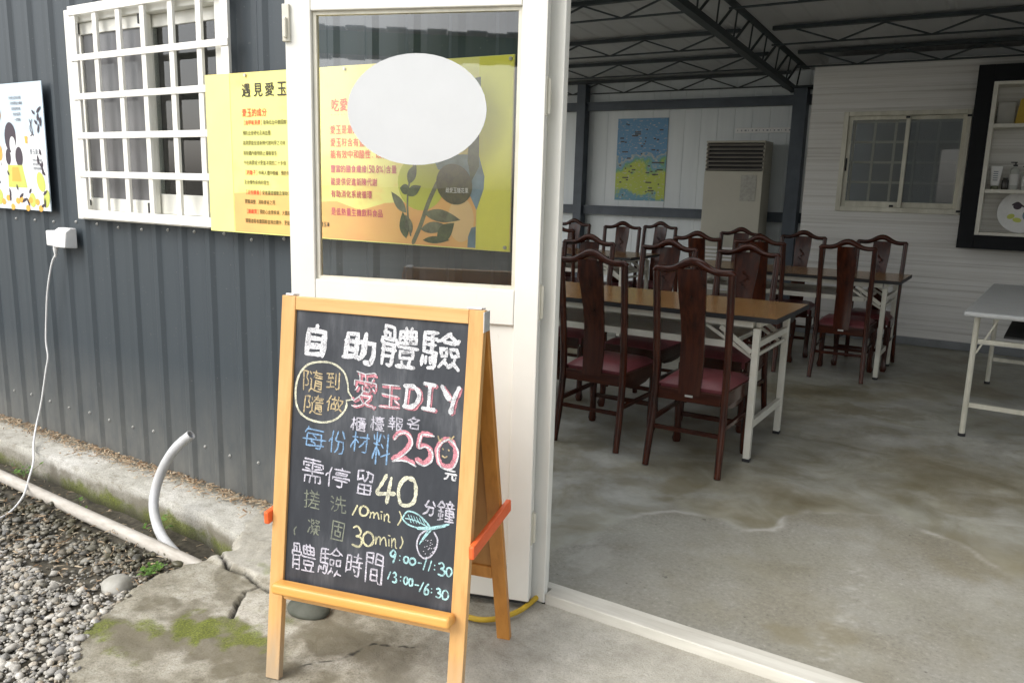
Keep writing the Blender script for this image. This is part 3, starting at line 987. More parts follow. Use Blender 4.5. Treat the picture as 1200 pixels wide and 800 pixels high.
# kerb under the sheet wall
def kerb_front(x):
    return 1.975 + 0.012 * n2(x, 0, 3, 1.5) - 0.05 * sstep(-2.75, -2.45, x)
KN = 110
kv, kf = [], []
kx = [-7.5 + (7.5 - 2.43) * i / KN for i in range(KN + 1)]
kx = [x for x in kx]
rows = 12
for i, x in enumerate(kx):
    yf = kerb_front(x)
    for j in range(rows):
        t = j / (rows - 1)
        y = 2.26 + (yf - 2.26) * t
        kv.append((x, y, 0.004 + 0.006 * n2(x, y, 6, 2) - (0.002 if j == rows - 1 else 0)))
    for j in range(1, 5):
        kv.append((x, yf - 0.001 - 0.0015 * j + 0.006 * n2(x, j * 0.3, 9, 4), 0.0 - 0.17 * j / 4))
    kv.append((x, 2.26, -0.17))
rt = rows + 5
for i in range(len(kx) - 1):
    for j in range(rt - 1):
        kf.append((i * rt + j, (i + 1) * rt + j, (i + 1) * rt + j + 1, i * rt + j + 1))
kf.append(tuple((len(kx) - 1) * rt + j for j in range(rt)))
km = MB()
km.v, km.f = kv, kf
kb = obj('concrete_kerb', km, 'kerb', smooth=35)
tag(kb, 'pale concrete kerb along the foot of the grey sheet wall', 'kerb', kind='structure')
a = kb.data.color_attributes.new('dirt', 'FLOAT_COLOR', 'POINT')
dat = []
for (x, y, z) in kv:
    low = sstep(-0.03, -0.09, z + 0.04 * n2(x, z, 9, 3))
    dirt = 0.7 * sstep(2.08, 2.2, y + 0.04 * n2(x, y, 8, 5)) if z > -0.02 else 0.5 * sstep(-0.1, 0.5, n2(x, z, 5, 1)) + 0.5
    dat += [0.95 * low * (0.8 + 0.7 * n2(x, z, 4, 9)) if z < -0.02 else 0.0, min(1, dirt), 0.75 * sstep(-0.07, -0.12, z + 0.03 * n2(x, z, 7, 2)), 0]
a.data.foreach_set('color', [max(0, q) for q in dat])

# gravel bed and drain trench
def bed_z(x, y):
    z = -0.055 + 0.02 * n2(x, y, 2.5, 3)
    if y > 1.70:
        z -= 0.075 * sstep(1.70, 1.85, y)
    if y < 1.5:
        z += 0.035 * sstep(1.5, 0.9, y)
    return z
bed = grid('gravel_bed', -7.5, -1.4, -0.6, 2.02, 0.03, bed_z, lambda x, y: True, M['bed'])
tag(bed, 'wet dark soil of the drain strip under the gravel', 'ground', kind='structure')

# pebbles: one mesh, many loose stones
def ico():
    t = (1 + 5 ** 0.5) / 2
    v = [(-1, t, 0), (1, t, 0), (-1, -t, 0), (1, -t, 0), (0, -1, t), (0, 1, t), (0, -1, -t), (0, 1, -t), (t, 0, -1), (t, 0, 1), (-t, 0, -1), (-t, 0, 1)]
    f = [(0, 11, 5), (0, 5, 1), (0, 1, 7), (0, 7, 10), (0, 10, 11), (1, 5, 9), (5, 11, 4), (11, 10, 2), (10, 7, 6), (7, 1, 8), (3, 9, 4), (3, 4, 2), (3, 2, 6), (3, 6, 8), (3, 8, 9), (4, 9, 5), (2, 4, 11), (6, 2, 10), (8, 6, 7), (9, 8, 1)]
    v = [Vector(p).normalized() for p in v]
    cache = {}
    def mid(a, b):
        k = (min(a, b), max(a, b))
        if k not in cache:
            cache[k] = len(v)
            v.append(((v[a] + v[b]) / 2).normalized())
        return cache[k]
    nf = []
    for a, b, c in f:
        ab, bc, ca = mid(a, b), mid(b, c), mid(c, a)
        nf += [(a, ab, ca), (b, bc, ab), (c, ca, bc), (ab, bc, ca)]
    return np.array([list(p) for p in v]), np.array(nf)
IV, IF = ico()
nrs = np.random.RandomState(5)
pv, pf = [], []
cnt = 0
def pebble(x, y, z, r):
    global cnt
    d = nrs.normal(size=(3, 3))
    q, _ = np.linalg.qr(d)
    sc = np.array([1.0, nrs.uniform(0.65, 0.95), nrs.uniform(0.42, 0.7)]) * r
    v = IV * (1 + 0.16 * (np.sin(IV @ nrs.normal(size=3) * 2.3 + nrs.uniform(0, 6)) + np.sin(IV @ nrs.normal(size=3) * 3.1)))[:, None]
    for q in range(5):
        nn = nrs.normal(size=3)
        nn /= np.linalg.norm(nn)
        dd = v @ nn
        v = v - np.maximum(dd - nrs.uniform(0.55, 0.85), 0)[:, None] * nn * 0.85
    v = v * sc
    ang = nrs.uniform(0, 6.28)
    ca, sa = math.cos(ang), math.sin(ang)
    tl = nrs.normal(0, 0.25, 2)
    Rz = np.array([[ca, -sa, 0], [sa, ca, 0], [0, 0, 1]])
    Rx = np.array([[1, 0, 0], [0, math.cos(tl[0]), -math.sin(tl[0])], [0, math.sin(tl[0]), math.cos(tl[0])]])
    v = v @ Rx.T @ Rz.T + np.array([x, y, z])
    pv.append(v)
    pf.append(IF + cnt * len(IV))
    cnt += 1
tries = 0
while cnt < 27000 and tries < 120000:
    tries += 1
    x = nrs.uniform(-4.6, -1.45)
    y = nrs.uniform(0.15, 1.80)
    if in_poly(x, y, APRON):
        if seg_d(x, y, EDGE) > 0.035 + 0.04 * max(0, n2(x, y, 8, 2.0)) or nrs.rand() < 0.35:
            continue
    if y > 1.68 and nrs.rand() < 0.86:
        continue
    if y > 1.38 and nrs.rand() < 0.30 + 0.5 * (n2(x, y, 4, 6) > 0.0):
        continue
    near = 1.0 if y < 1.4 else 1.1
    r = float(np.clip(nrs.lognormal(math.log(0.0078), 0.42), 0.0035, 0.024)) * near
    pebble(x, y, max(bed_z(x, y), -0.012 if in_poly(x, y, APRON) else -1) + r * 0.25 + nrs.uniform(0, 0.012), r)
for (x, y, r) in ((-2.33, 1.33, 0.015), (-2.30, 1.31, 0.02), (-2.36, 1.30, 0.013), (-2.28, 1.33, 0.012), (-2.31, 1.35, 0.016)):
    pebble(x, y, -0.012, r)
pm = bpy.data.meshes.new('gravel')
V = np.concatenate(pv)
Fc = np.concatenate(pf)
pm.vertices.add(len(V))
pm.vertices.foreach_set('co', V.ravel())
pm.loops.add(len(Fc) * 3)
pm.loops.foreach_set('vertex_index', Fc.ravel())
pm.polygons.add(len(Fc))
pm.polygons.foreach_set('loop_start', np.arange(0, len(Fc) * 3, 3))
pm.polygons.foreach_set('use_smooth', [True] * len(Fc))
pm.update(calc_edges=True)
pm.materials.append(M['pebble'])
go = bpy.data.objects.new('gravel', pm)
COL.objects.link(go)
tag(go, 'loose grey river pebbles covering the yard corner', 'gravel', kind='stuff')

def stone(name, loc, sx, sy, sz, mat, label, seed):
    mb = MB()
    r2 = np.random.RandomState(seed)
    vs = IV.copy()
    vs = vs * (1 + 0.12 * np.sin(IV @ r2.normal(size=3) * 2.1 + 1) + 0.08 * np.sin(IV @ r2.normal(size=3) * 4))[:, None]
    mb.add([(p[0] * sx, p[1] * sy, p[2] * sz) for p in vs], [tuple(f) for f in IF])
    o = obj(name, mb, mat, smooth=180)
    o.location = loc
    sb = o.modifiers.new('subdivision', 'SUBSURF')
    sb.levels = sb.render_levels = 2
    tag(o, label, 'stone')
    return o
M['stone_pale'] = simple('pale_stone', (0.42, 0.41, 0.37), (0.28, 0.27, 0.23), 12, 0.8, bs=0.5, bscale=50)
M['stone_dark'] = simple('dark_stone', (0.095, 0.10, 0.08), (0.045, 0.05, 0.035), 10, 0.8, bs=0.4, bscale=50)
stone('flat_stone', (-2.52, 1.47, -0.045), 0.075, 0.055, 0.04, 'stone_pale', 'flat pale stone at the edge of the mossy slab', 3)
stone('white_stone', (-2.06, 0.955, -0.02), 0.027, 0.022, 0.022, 'stone_pale', 'small whitish stone beside the slab corner in the gravel', 8)
stone('dark_stone', (-1.80, 1.69, 0.005), 0.075, 0.06, 0.03, 'stone_dark', 'dark rounded stone lying behind the chalkboard leg', 12)

# leaf litter on the kerb and in the trench
lv, lf = MB(), None
r3 = random.Random(4)
for k in range(2100):
    if k < 1500:
        x = r3.uniform(-5.0, -2.5)
        y = 2.185 - abs(r3.gauss(0, 0.05))
        z = 0.016
    elif k < 1750:
        x = r3.uniform(-4.5, -2.45)
        y = r3.uniform(1.6, 1.95)
        z = bed_z(x, y) + 0.012
    else:
        x = r3.uniform(-4.2, -2.2)
        y = r3.choice((1.5, 1.42, 1.56)) + r3.gauss(0, 0.07)
        if in_poly(x, y, APRON):
            continue
        z = bed_z(x, y) + 0.02
    L = r3.uniform(0.006, 0.036)
    w = r3.uniform(0.0006, 0.0016) if r3.random() < 0.82 else r3.uniform(0.002, 0.005)
    a_ = r3.uniform(0, math.pi)
    dx, dy = math.cos(a_), math.sin(a_)
    zz = z + r3.uniform(0, 0.006)
    z2 = zz + r3.uniform(-0.003, 0.008)
    lv.add([(x - dx * L / 2 - dy * w, y - dy * L / 2 + dx * w, zz), (x - dx * L / 2 + dy * w, y - dy * L / 2 - dx * w, zz), (x, y, (zz + z2) / 2 + 0.004), (x + dx * L / 2 + dy * w, y + dy * L / 2 - dx * w, z2), (x + dx * L / 2 - dy * w, y + dy * L / 2 + dx * w, z2)],
           [(0, 1, 2), (2, 3, 4), (0, 2, 4), (1, 3, 2)])
tag(obj('dry_litter', lv, 'litter'), 'dry brown needles and leaf litter along the foot of the wall', 'leaf litter', kind='stuff')

def weed(loc, n, h, spread, label, seed, mat='leaf_green'):
    r4 = random.Random(seed)
    t = thing('weed_plant', label, 'weed', loc)
    mb, sm = MB(), MB()
    for k in range(n):
        a_ = r4.uniform(0, 6.28)
        hh = h * r4.uniform(0.5, 1.1)
        sp = spread * r4.uniform(0.3, 1)
        tip = Vector((math.cos(a_) * sp, math.sin(a_) * sp, hh))
        sm.tube([(0, 0, 0), tip * 0.5 + Vector((0, 0, hh * 0.2)), tip], [0.0014, 0.001, 0.0007], 5)
        for q in range(5):
            p = tip * r4.uniform(0.4, 1.0) + Vector((0, 0, 0.01))
            b_ = r4.uniform(0, 6.28)
            L = r4.uniform(0.012, 0.026)
            d = Vector((math.cos(b_), math.sin(b_), r4.uniform(-0.1, 0.5))) * L
            s = Vector((-math.sin(b_), math.cos(b_), 0.2)) * L * 0.28
            mb.add([p, p + d * 0.5 + s, p + d, p + d * 0.5 - s], [(0, 1, 2), (0, 2, 3)])
    obj('foliage', mb, mat, t)
    obj('stem', sm, 'twig', t)
weed((-3.92, 1.87, -0.10), 12, 0.09, 0.09, 'bright green weed growing behind the drain pipe at the kerb', 1)
weed((-2.90, 1.87, -0.11), 6, 0.06, 0.08, 'small green sprig beside the curved grey pipe', 2)
weed((-2.49, 1.58, -0.05), 16, 0.035, 0.06, 'low dark green weed tuft by the pipe end and the flat stone', 3)
weed((-3.32, 1.80, -0.11), 4, 0.11, 0.05, 'thin yellowish seedling sprouting in the wet drain', 4)

# ------------------------------------------------------------------ pipes, socket, cord, hose
pp = MB()
pp.tube([(-7.2, 1.86, -0.045), (-3.95, 1.766, -0.036), (-3.12, 1.735, -0.034), (-2.46, 1.715, -0.034), (-2.38, 1.71, -0.034)], 0.026, 16)
tag(obj('drain_pipe', pp, 'beige_pvc', smooth=50), 'straight weathered plastic pipe lying along the wet drain', 'pipe')
cpv = MB()
pts = []
ctrl = [(-2.412, 1.72, -0.075), (-2.615, 1.76, -0.05), (-2.757, 1.80, -0.021), (-2.847, 1.84, 0.06), (-2.850, 1.88, 0.176), (-2.789, 1.91, 0.286), (-2.721, 1.94, 0.353)]
for i in range(len(ctrl) - 1):
    p0, p1, p2, p3 = [Vector(ctrl[max(0, min(len(ctrl) - 1, i + d))]) for d in (-1, 0, 1, 2)]
    for k in range(5):
        t = k / 5
        pts.append(0.5 * ((2 * p1) + (p2 - p0) * t + (2 * p0 - 5 * p1 + 4 * p2 - p3) * t * t + (3 * p1 - p0 - 3 * p2 + p3) * t ** 3))
pts.append(Vector(ctrl[-1]))
cpv.tube(pts, 0.0195, 16, cap=False)
cpv.tube(pts, 0.015, 16, cap=False)
q0, q1 = (len(pts) - 1) * 16, (2 * len(pts) - 1) * 16
cpv.f += [(q0 + q, q0 + (q + 1) % 16, q1 + (q + 1) % 16, q1 + q) for q in range(16)]
tag(obj('curved_pipe', cpv, 'grey_pvc', smooth=50), 'curved light grey conduit sticking up from the drain beside the kerb', 'pipe')

so = thing('wall_socket', 'white weatherproof socket with sloped cover on the sheet wall', 'socket', (-3.915, 2.165, 1.065))
sb_ = MB()
sb_.prism([(0.0, -0.045), (-0.065, -0.040), (-0.055, 0.035), (-0.030, 0.052), (0.0, 0.052)], -0.030, 0.078, 'yz')
obj('cover', sb_, 'white_plastic', so, bevel=0.005)
s2 = MB()
s2.box(-0.095, -0.032, -0.058, 0, -0.038, 0.036)
obj('plug_adapter', s2, 'white_plastic', so, bevel=0.006)
cd = thing('power_cord', 'white power cord hanging from the wall socket to the gravel', 'cord', (-3.975, 2.13, 1.02))
def smooth_path(ctrl, n=6):
    out = []
    for i in range(len(ctrl) - 1):
        p0, p1, p2, p3 = [Vector(ctrl[max(0, min(len(ctrl) - 1, i + d))]) for d in (-1, 0, 1, 2)]
        for k in range(n):
            t = k / n
            out.append(0.5 * ((2 * p1) + (p2 - p0) * t + (2 * p0 - 5 * p1 + 4 * p2 - p3) * t * t + (3 * p1 - p0 - 3 * p2 + p3) * t ** 3))
    out.append(Vector(ctrl[-1]))
    return out
cm = MB()
cm.tube(smooth_path([(-3.975, 2.13, 0.985), (-4.02, 2.13, 0.93), (-4.075, 2.13, 0.80), (-4.12, 2.135, 0.65), (-4.14, 2.135, 0.53), (-4.125, 2.13, 0.45), (-4.145, 2.125, 0.38), (-4.19, 2.11, 0.20), (-4.20, 2.08, 0.08), (-4.10, 2.01, 0.02), (-3.86, 1.885, 0.015), (-3.72, 1.79, -0.012), (-3.52, 1.66, -0.015), (-3.42, 1.54, -0.03), (-3.44, 1.44, -0.03), (-3.7, 1.3, -0.03)]), 0.0048, 8)
obj('cable', cm, 'white_plastic', cd, world=True, smooth=60)
pm_ = MB()
pm_.tube([(-3.97, 2.13, 1.03), (-3.972, 2.13, 1.012), (-3.975, 2.13, 0.985), (-3.98, 2.13, 0.972)], [0.012, 0.012, 0.007, 0.006], 10)
obj('plug', pm_, 'white_plastic', cd, world=True, smooth=60)

hm = MB()
hm.tube(smooth_path([(-2.3, 2.10, 0.012), (-1.8, 2.02, 0.012), (-1.50, 1.96, 0.012), (-1.35, 1.930, 0.011), (-1.27, 1.960, 0.011), (-1.225, 2.055, 0.011), (-1.222, 2.165, 0.011)]), 0.009, 10)
tag(obj('yellow_hose', hm, 'yellow_hose', smooth=60), 'thin yellow hose curving on the ground below the open door', 'hose')

# ------------------------------------------------------------------ the building
YF, YB, YP = 2.19, 9.36, 8.41
bld = thing('hall_building', 'grey sheet metal dining hall with cream door and open doorway', 'building', (-1.2, 2.19, 0))
B = dict(parent=bld, world=True)

# facade: trapezoid sheet with a window hole and the wide doorway
PITCH = 0.1825
RIB0 = -4.433 + PITCH / 2
def prof(x):
    u = ((x - RIB0 + PITCH / 2) % PITCH) - PITCH / 2
    a_ = abs(u)
    return 0.013 * (1 if a_ < 0.013 else max(0, 1 - (a_ - 0.013) / 0.020))
def sheet(mb, x0, x1, z0, z1, y=YF):
    xs = {x0, x1}
    k = math.floor((x0 - RIB0) / PITCH) - 1
    while RIB0 + k * PITCH < x1 + PITCH:
        for d in (-0.033, -0.013, 0.013, 0.033, -0.062, 0.062):
            x = RIB0 + k * PITCH + d
            if x0 < x < x1:
                xs.add(x)
        k += 1
    xs = sorted(xs)
    vs = []
    for x in xs:
        d = prof(x)
        u = abs(((x - RIB0 + PITCH / 2) % PITCH) - PITCH / 2)
        if abs(u - 0.062) < 1e-3:
            d = 0.0025
        for z in (z0, z1):
            vs.append((x, y - d, z))
            vs.append((x, y - d + 0.0008, z))
    n = len(xs)
    fs = []
    for i in range(n - 1):
        a_, b_ = i * 4, (i + 1) * 4
        fs += [(a_, b_, b_ + 2, a_ + 2), (a_ + 1, a_ + 3, b_ + 3, b_ + 1), (a_, a_ + 1, b_ + 1, b_), (a_ + 2, b_ + 2, b_ + 3, a_ + 3)]
    fs += [(0, 2, 3, 1), (4 * n - 4, 4 * n - 3, 4 * n - 1, 4 * n - 2)]
    mb.add(vs, fs)
WX0, WX1, WZ0, WZ1 = -3.79, -2.695, 1.165, 2.10
fw_ = MB()
for (x0, x1, z0, z1) in ((-5.6, WX0, 0.0, 3.1), (WX0, WX1, 0.0, WZ0), (WX0, WX1, WZ1, 3.1), (WX1, -1.262, 0.0, 3.1), (-1.262, 0.9, 2.24, 3.1), (0.9, 4.6, 0.0, 3.1)):
    sheet(fw_, x0, x1, z0, z1)
fac = obj('facade_wall', fw_, 'facade', **B, label='slate grey ribbed sheet metal wall with screw heads')
lin_ = MB()
for (x0, x1, z0, z1) in ((-5.6, WX0, 0.0, 3.1), (WX0, WX1, 0.0, WZ0), (WX0, WX1, WZ1, 3.1), (WX1, -1.262, 0.0, 3.1), (-1.262, 0.9, 2.24, 3.1), (0.9, 4.6, 0.0, 3.1)):
    lin_.box(x0, x1, 2.235, 2.262, z0, z1)
obj('wall_lining', lin_, 'white_sheet', **B)
for row, (zr, ks) in enumerate(((0.185, range(-1, 13)), (1.138, range(-1, 13)))):
    for k in ks:
        x = -4.433 + k * PITCH
        sm_ = MB()
        zc = zr + rng.uniform(-0.008, 0.008)
        xx = x + rng.uniform(-0.012, 0.012)
        sm_.add([], [])
        ring = []
        for rr, dy in ((0.0075, 0.0), (0.0072, 0.002), (0.0045, 0.0025), (0.0042, 0.006), (0.002, 0.0072)):
            ring.append([(xx + rr * math.cos(2 * math.pi * q / 10), 2.187 - dy, zc + rr * math.sin(2 * math.pi * q / 10)) for q in range(10)])
        vs = [p for rg in ring for p in rg]
        fs = [(i * 10 + q, i * 10 + (q + 1) % 10, (i + 1) * 10 + (q + 1) % 10, (i + 1) * 10 + q) for i in range(4) for q in range(10)] + [tuple(40 + q for q in range(10))]
        sm_.add(vs, fs)
        obj('screw', sm_, 'screw', fac, world=True, smooth=40)
# fringe of the eave flashing at the top of the wall
# floor
RIM = [(-1.40, 2.40), (-1.381, 2.558), (-1.283, 2.675), (-1.285, 2.874), (-1.237, 3.074), (-1.127, 3.194), (-0.944, 3.218), (-0.816, 3.159), (-0.713, 3.233), (-0.702, 3.404), (-0.644, 3.545), (-0.558, 3.566), (-0.414, 3.658), (-0.302, 3.723), (-0.224, 3.628), (-0.045, 3.561), (0.163, 3.311), (0.60, 3.10), (1.3, 2.9)]
WORN = RIM + [(1.3, 2.0), (-1.40, 2.0)]
STAINS = [(-1.21, 3.47, 0.10, 0.16, 0.8), (-1.40, 3.40, 0.20, 0.07, 0.5), (-1.83, 3.80, 0.16, 0.10, 0.6), (-1.39, 2.86, 0.08, 0.14, 0.5), (-0.77, 5.50, 0.22, 0.14, 0.8), (-0.52, 5.56, 0.16, 0.2, 0.6), (0.09, 3.45, 0.2, 0.25, 0.45), (-0.80, 3.26, 0.09, 0.07, 0.55), (-0.2, 4.3, 0.25, 0.4, 0.4), (-1.0, 6.0, 0.3, 0.2, 0.5), (-0.45, 2.46, 0.10, 0.085, 0.75), (-0.33, 2.53, 0.08, 0.06, 0.6)]
def floor_patch(x, y):
    dn = 0.018 * n2(x, y, 9, 1.0) + 0.006 * n2(x, y, 30, 2.0)
    d = seg_d(x, y, RIM) if y < 4.2 else 9
    d = (d if in_poly(x, y, WORN) else -d) + dn
    p = sstep(-0.02, 0.03, d) * (0.75 + 0.25 * sstep(-0.3, 0.3, n2(x, y, 4, 5)))
    edge = math.exp(-((d - 0.012) / 0.014) ** 2) * (0.10 + 0.55 * sstep(-0.25, 0.35, n2(x, y, 5, 4)))
    cx = -0.33 + 0.10 * (y - 2.4) * -0.15 + 0.05 * n2(0, y, 3, 1)
    strip = math.exp(-((x - cx) / 0.035) ** 2) * sstep(3.3, 2.9, y) * sstep(0.0, 0.5, n2(x, y, 48, 3) + 0.5 * n2(x, y, 9, 1)) * 0.40
    s = 0.0
    for (sx_, sy_, rx, ry, k) in STAINS:
        e = math.hypot((x - sx_) / rx, (y - sy_) / ry)
        if e < 2.2:
            e += 0.75 * n2(x, y, 7, 9) + 0.3 * n2(x, y, 28, 3)
            s = max(s, k * sstep(1.25, 0.45, e))
    # thin white corner by the threshold
    e = math.hypot((x + 1.22) / 0.10, (y - 2.57) / 0.12) + 0.4 * n2(x, y, 8, 2)
    edge = max(edge, 0.28 * sstep(1.2, 0.5, e + 0.4 * n2(x, y, 30, 2)))
    return (p, min(1, edge + strip), s)
fl = grid('hall_floor', -3.2, 1.2, 2.25, 6.05, 0.0155, lambda x, y: 0.0015 * n2(x, y, 3, 0), lambda x, y: True, M['floor'], 'patch', floor_patch)
tag(fl, 'stained grey concrete floor inside the dining hall', 'floor', kind='structure')
f2 = MB()
for (x0, x1, y0, y1) in ((-7.5, -3.2, 2.25, 9.6), (1.2, 4.7, 2.25, 9.6), (-3.2, 1.2, 6.05, 9.6)):
    f2.add([(x0, y0, 0.0), (x1, y0, 0.0), (x1, y1, 0.0), (x0, y1, 0.0)], [(0, 1, 2, 3)])
f2o = obj('hall_floor', f2, 'floor')
tag(f2o, 'stained grey concrete floor at the far end of the dining hall', 'floor', kind='structure')
f3 = MB()
f3.box(-7.5, 4.7, 2.25, 9.7, -0.15, -0.012)
tag(obj('floor_base', f3, 'soil'), 'concrete base below the hall floor', 'floor', kind='structure')

# back wall, cladding wall, side walls, roof
bw = MB()
def white_sheet_wall(mb, x0, x1, y, z0, z1, step=0.2):
    x = x0
    while x < x1 - 1e-6:
        xe = min(x + step, x1)
        mb.add([(x, y, z0), (x + 0.006, y - 0.004, z0), (xe - 0.006, y - 0.004, z0), (xe, y, z0), (x, y, z1), (x + 0.006, y - 0.004, z1), (xe - 0.006, y - 0.004, z1), (xe, y, z1)],
               [(0, 1, 5, 4), (1, 2, 6, 5), (2, 3, 7, 6)])
        x = xe
    mb.box(x0, x1, y + 0.004, y + 0.06, z0, z1)
white_sheet_wall(bw, -7.5, -1.80, YB, 0, 2.95)
obj('back_wall', bw, 'white_sheet', **B, label='pale blue grey panelled back wall behind the dining chairs')
PX0 = -1.86
W2 = (-1.545, -0.468, 1.24, 2.17)
pw = MB()
for (x0, x1, z0, z1) in ((PX0, W2[0], 0, 2.62), (W2[0], W2[1], 0, W2[2]), (W2[0], W2[1], W2[3], 2.62), (W2[1], 4.6, 0, 2.62)):
    pw.box(x0, x1, YP + 0.008, YP + 0.09, z0, z1)
    zb = 0.0
    while zb < z1:
        za, zc = max(z0, zb + 0.0015), min(z1, zb + 0.1985)
        if zc - za > 0.01:
            pw.box(x0, x1, YP - 0.0005 * (int(zb * 5) % 2), YP + 0.007, za, zc)
        zb += 0.20
pw.box(PX0, PX0 + 0.09, YP + 0.092, YB - 0.003, 0, 2.62)
obj('clad_wall', pw, 'panel', **B, label='whitish wood grain clad wall holding the sliding window')
bb = MB()
bb.box(PX0, 4.6, YP - 0.012, YP - 0.001, 0.002, 0.075)
obj('baseboard', bb, 'baseboard', **B)
bk = MB()
bk.box(PX0 + 0.1, 4.6, YB + 0.5, YB + 0.56, 0, 2.32)
bk.box(PX0 + 0.1, 4.6, YP + 0.10, YP + 0.60, 2.64, 2.70)
obj('side_room', bk, 'roof_sheet', **B)
sw = MB()
sw.box(-7.60, -7.45, 2.25, 2.40, 0, 3.0)
sw.box(-7.60, -7.45, 9.2, 9.35, 0, 2.7)
obj('end_post', sw, 'slate_steel', **B)
rs = MB()
def roof_z(y):
    return 2.715 + 0.055 * (9.3 - y)
def roof_strip(y0, y1, xa0, xa1):
    x = xa0
    while x < xa1 - 1e-6:
        e = x + 0.25
        for (xa, xb, dz0, dz1) in ((x, x + 0.17, 0, 0), (x + 0.17, x + 0.19, 0, 0.006), (x + 0.19, x + 0.23, 0.006, 0.006), (x + 0.23, e, 0.006, 0)):
            rs.add([(xa, y0, roof_z(y0) + dz0), (xb, y0, roof_z(y0) + dz1), (xb, y1, roof_z(y1) + dz1), (xa, y1, roof_z(y1) + dz0)], [(0, 3, 2, 1)])
        x = e
    rs.add([(xa0, y0, roof_z(y0) + 0.06), (xa1, y0, roof_z(y0) + 0.06), (xa1, y1, roof_z(y1) + 0.06), (xa0, y1, roof_z(y1) + 0.06)], [(0, 1, 2, 3)])
SK = (-6.6, -0.6, 2.55, 5.05)  # out-of-view roof opening, added to brighten the hall
roof_strip(2.05, SK[2], -7.6, 4.65)
roof_strip(SK[3], 9.9, -7.6, 4.65)
roof_strip(SK[2], SK[3], -7.6, SK[0])
roof_strip(SK[2], SK[3], SK[1], 4.65)
obj('roof', rs, 'roof_sheet', **B)
def fill_panel_mat():
    m, n, l, b = new_mat('translucent_fill_panel')
    tl = n.new('ShaderNodeBsdfTranslucent')
    tl.inputs[0].default_value = (0.80, 0.81, 0.79, 1)
    l.new(tl.outputs[0], n['Material Output'].inputs[0])
    return m
sk = MB()
sk.add([(SK[0], SK[2], roof_z(SK[2]) + 0.03), (SK[1], SK[2], roof_z(SK[2]) + 0.03), (SK[1], SK[3], roof_z(SK[3]) + 0.03), (SK[0], SK[3], roof_z(SK[3]) + 0.03)], [(0, 3, 2, 1)])
obj('added_light_panel', sk, fill_panel_mat(), **B)  # added translucent panel, lets extra daylight down on the floor and chairs

# joists and the main truss
def joist(y, ztop, x0, x1, depth=0.15, cell=0.42, ph=0.0):
    mb = MB()
    mb.box(x0, x1, y - 0.025, y + 0.025, ztop - 0.032, ztop)
    mb.box(x0, x1, y - 0.010, y + 0.010, ztop - depth - 0.006, ztop - depth + 0.008)
    x = x0 + ph
    while x + cell < x1:
        mb.bar((x, y, ztop - 0.034), (x + cell / 2, y, ztop - depth), 0.014, 0.014, (0, 1, 0))
        mb.bar((x + cell / 2, y, ztop - depth), (x + cell, y, ztop - 0.034), 0.014, 0.014, (0, 1, 0))
        x += cell
    obj('roof_joist', mb, 'truss_steel', **B)
for y in (9.28, 8.34, 7.38, 6.15, 5.1, 4.0, 2.9):
    zt = roof_z(y) - 0.012
    joist(y, zt, -7.45, -2.30, 0.155, 0.70, 0.1 * (y % 1))
    if y < 9:
        joist(y + 0.02, zt, -2.02, 4.55, 0.155, 0.70, 0.2)
def main_truss(X):
    mb = MB()
    def zl(y):
        return 2.478 + 0.058 * (9.58 - y)
    def zu(y):
        return 2.77 + 0.052 * (9.97 - y) - 0.03
    mb.bar((X, 2.3, zl(2.3)), (X, 9.25, zl(9.25)), 0.07, 0.055)
    mb.bar((X + 0.10, 2.3, zu(2.3) - 0.03), (X + 0.10, 9.30, zu(9.30) - 0.03), 0.075, 0.06)
    y = 2.4
    while y < 9.1:
        mb.bar((X, y, zl(y)), (X + 0.10, y + 0.23, zu(y)), 0.014, 0.018)
        mb.bar((X + 0.10, y + 0.23, zu(y)), (X, y + 0.46, zl(y + 0.46)), 0.014, 0.014)
        y += 0.46
    obj('roof_truss', mb, 'truss_steel', **B)
main_truss(-2.24)
cl = MB()
cl.box(-2.19, -2.05, 9.02, 9.16, 0, 2.49)
obj('column', cl, 'slate_steel', **B)
cl = MB()
cl.box(-2.30, -1.94, 8.94, 9.22, 2.492, 2.505)
obj('column_plate', cl, 'truss_steel', **B)
cl = MB()
cl.box(-4.87, -4.755, 9.2, 9.33, 0, 2.66)
obj('column', cl, 'slate_steel', **B)
for z0, z1 in ((2.345, 2.445), (1.075, 1.185)):
    gm = MB()
    for xa, xb in ((-7.4, -4.875), (-4.75, -1.90)):
        gm.box(xa, xb, 9.255, 9.34, z0, z1)
        gm.box(xa, xb, 9.235, 9.254, z1 - 0.014, z1)
    obj('wall_girt', gm, 'slate_steel', **B)

# interior sliding window
wi = obj('window', MB().box(W2[0] + 0.001, W2[0] + 0.045, YP - 0.025, YP + 0.07, W2[2], W2[3]).box(W2[1] - 0.035, W2[1] - 0.001, YP - 0.025, YP + 0.07, W2[2], W2[3])
         .box(W2[0] + 0.046, W2[1] - 0.036, YP - 0.025, YP + 0.07, W2[2], W2[2] + 0.045).box(W2[0] + 0.046, W2[1] - 0.036, YP - 0.025, YP + 0.07, W2[3] - 0.04, W2[3]), 'cream_dirty', **B, bevel=0.003,
         label='cream sliding window with one frosted pane in the clad wall')
xm = -0.985
sa = MB()
for (x0, x1, y) in ((W2[0] + 0.047, xm + 0.02, YP + 0.0), (xm - 0.015, W2[1] - 0.037, YP + 0.032)):
    z0, z1 = W2[2] + 0.046, W2[3] - 0.041
    sa.box(x0, x0 + 0.034, y, y + 0.026, z0, z1).box(x1 - 0.034, x1, y, y + 0.026, z0, z1)
    sa.box(x0 + 0.035, x1 - 0.035, y, y + 0.026, z0, z0 + 0.05).box(x0 + 0.035, x1 - 0.035, y, y + 0.026, z1 - 0.035, z1)
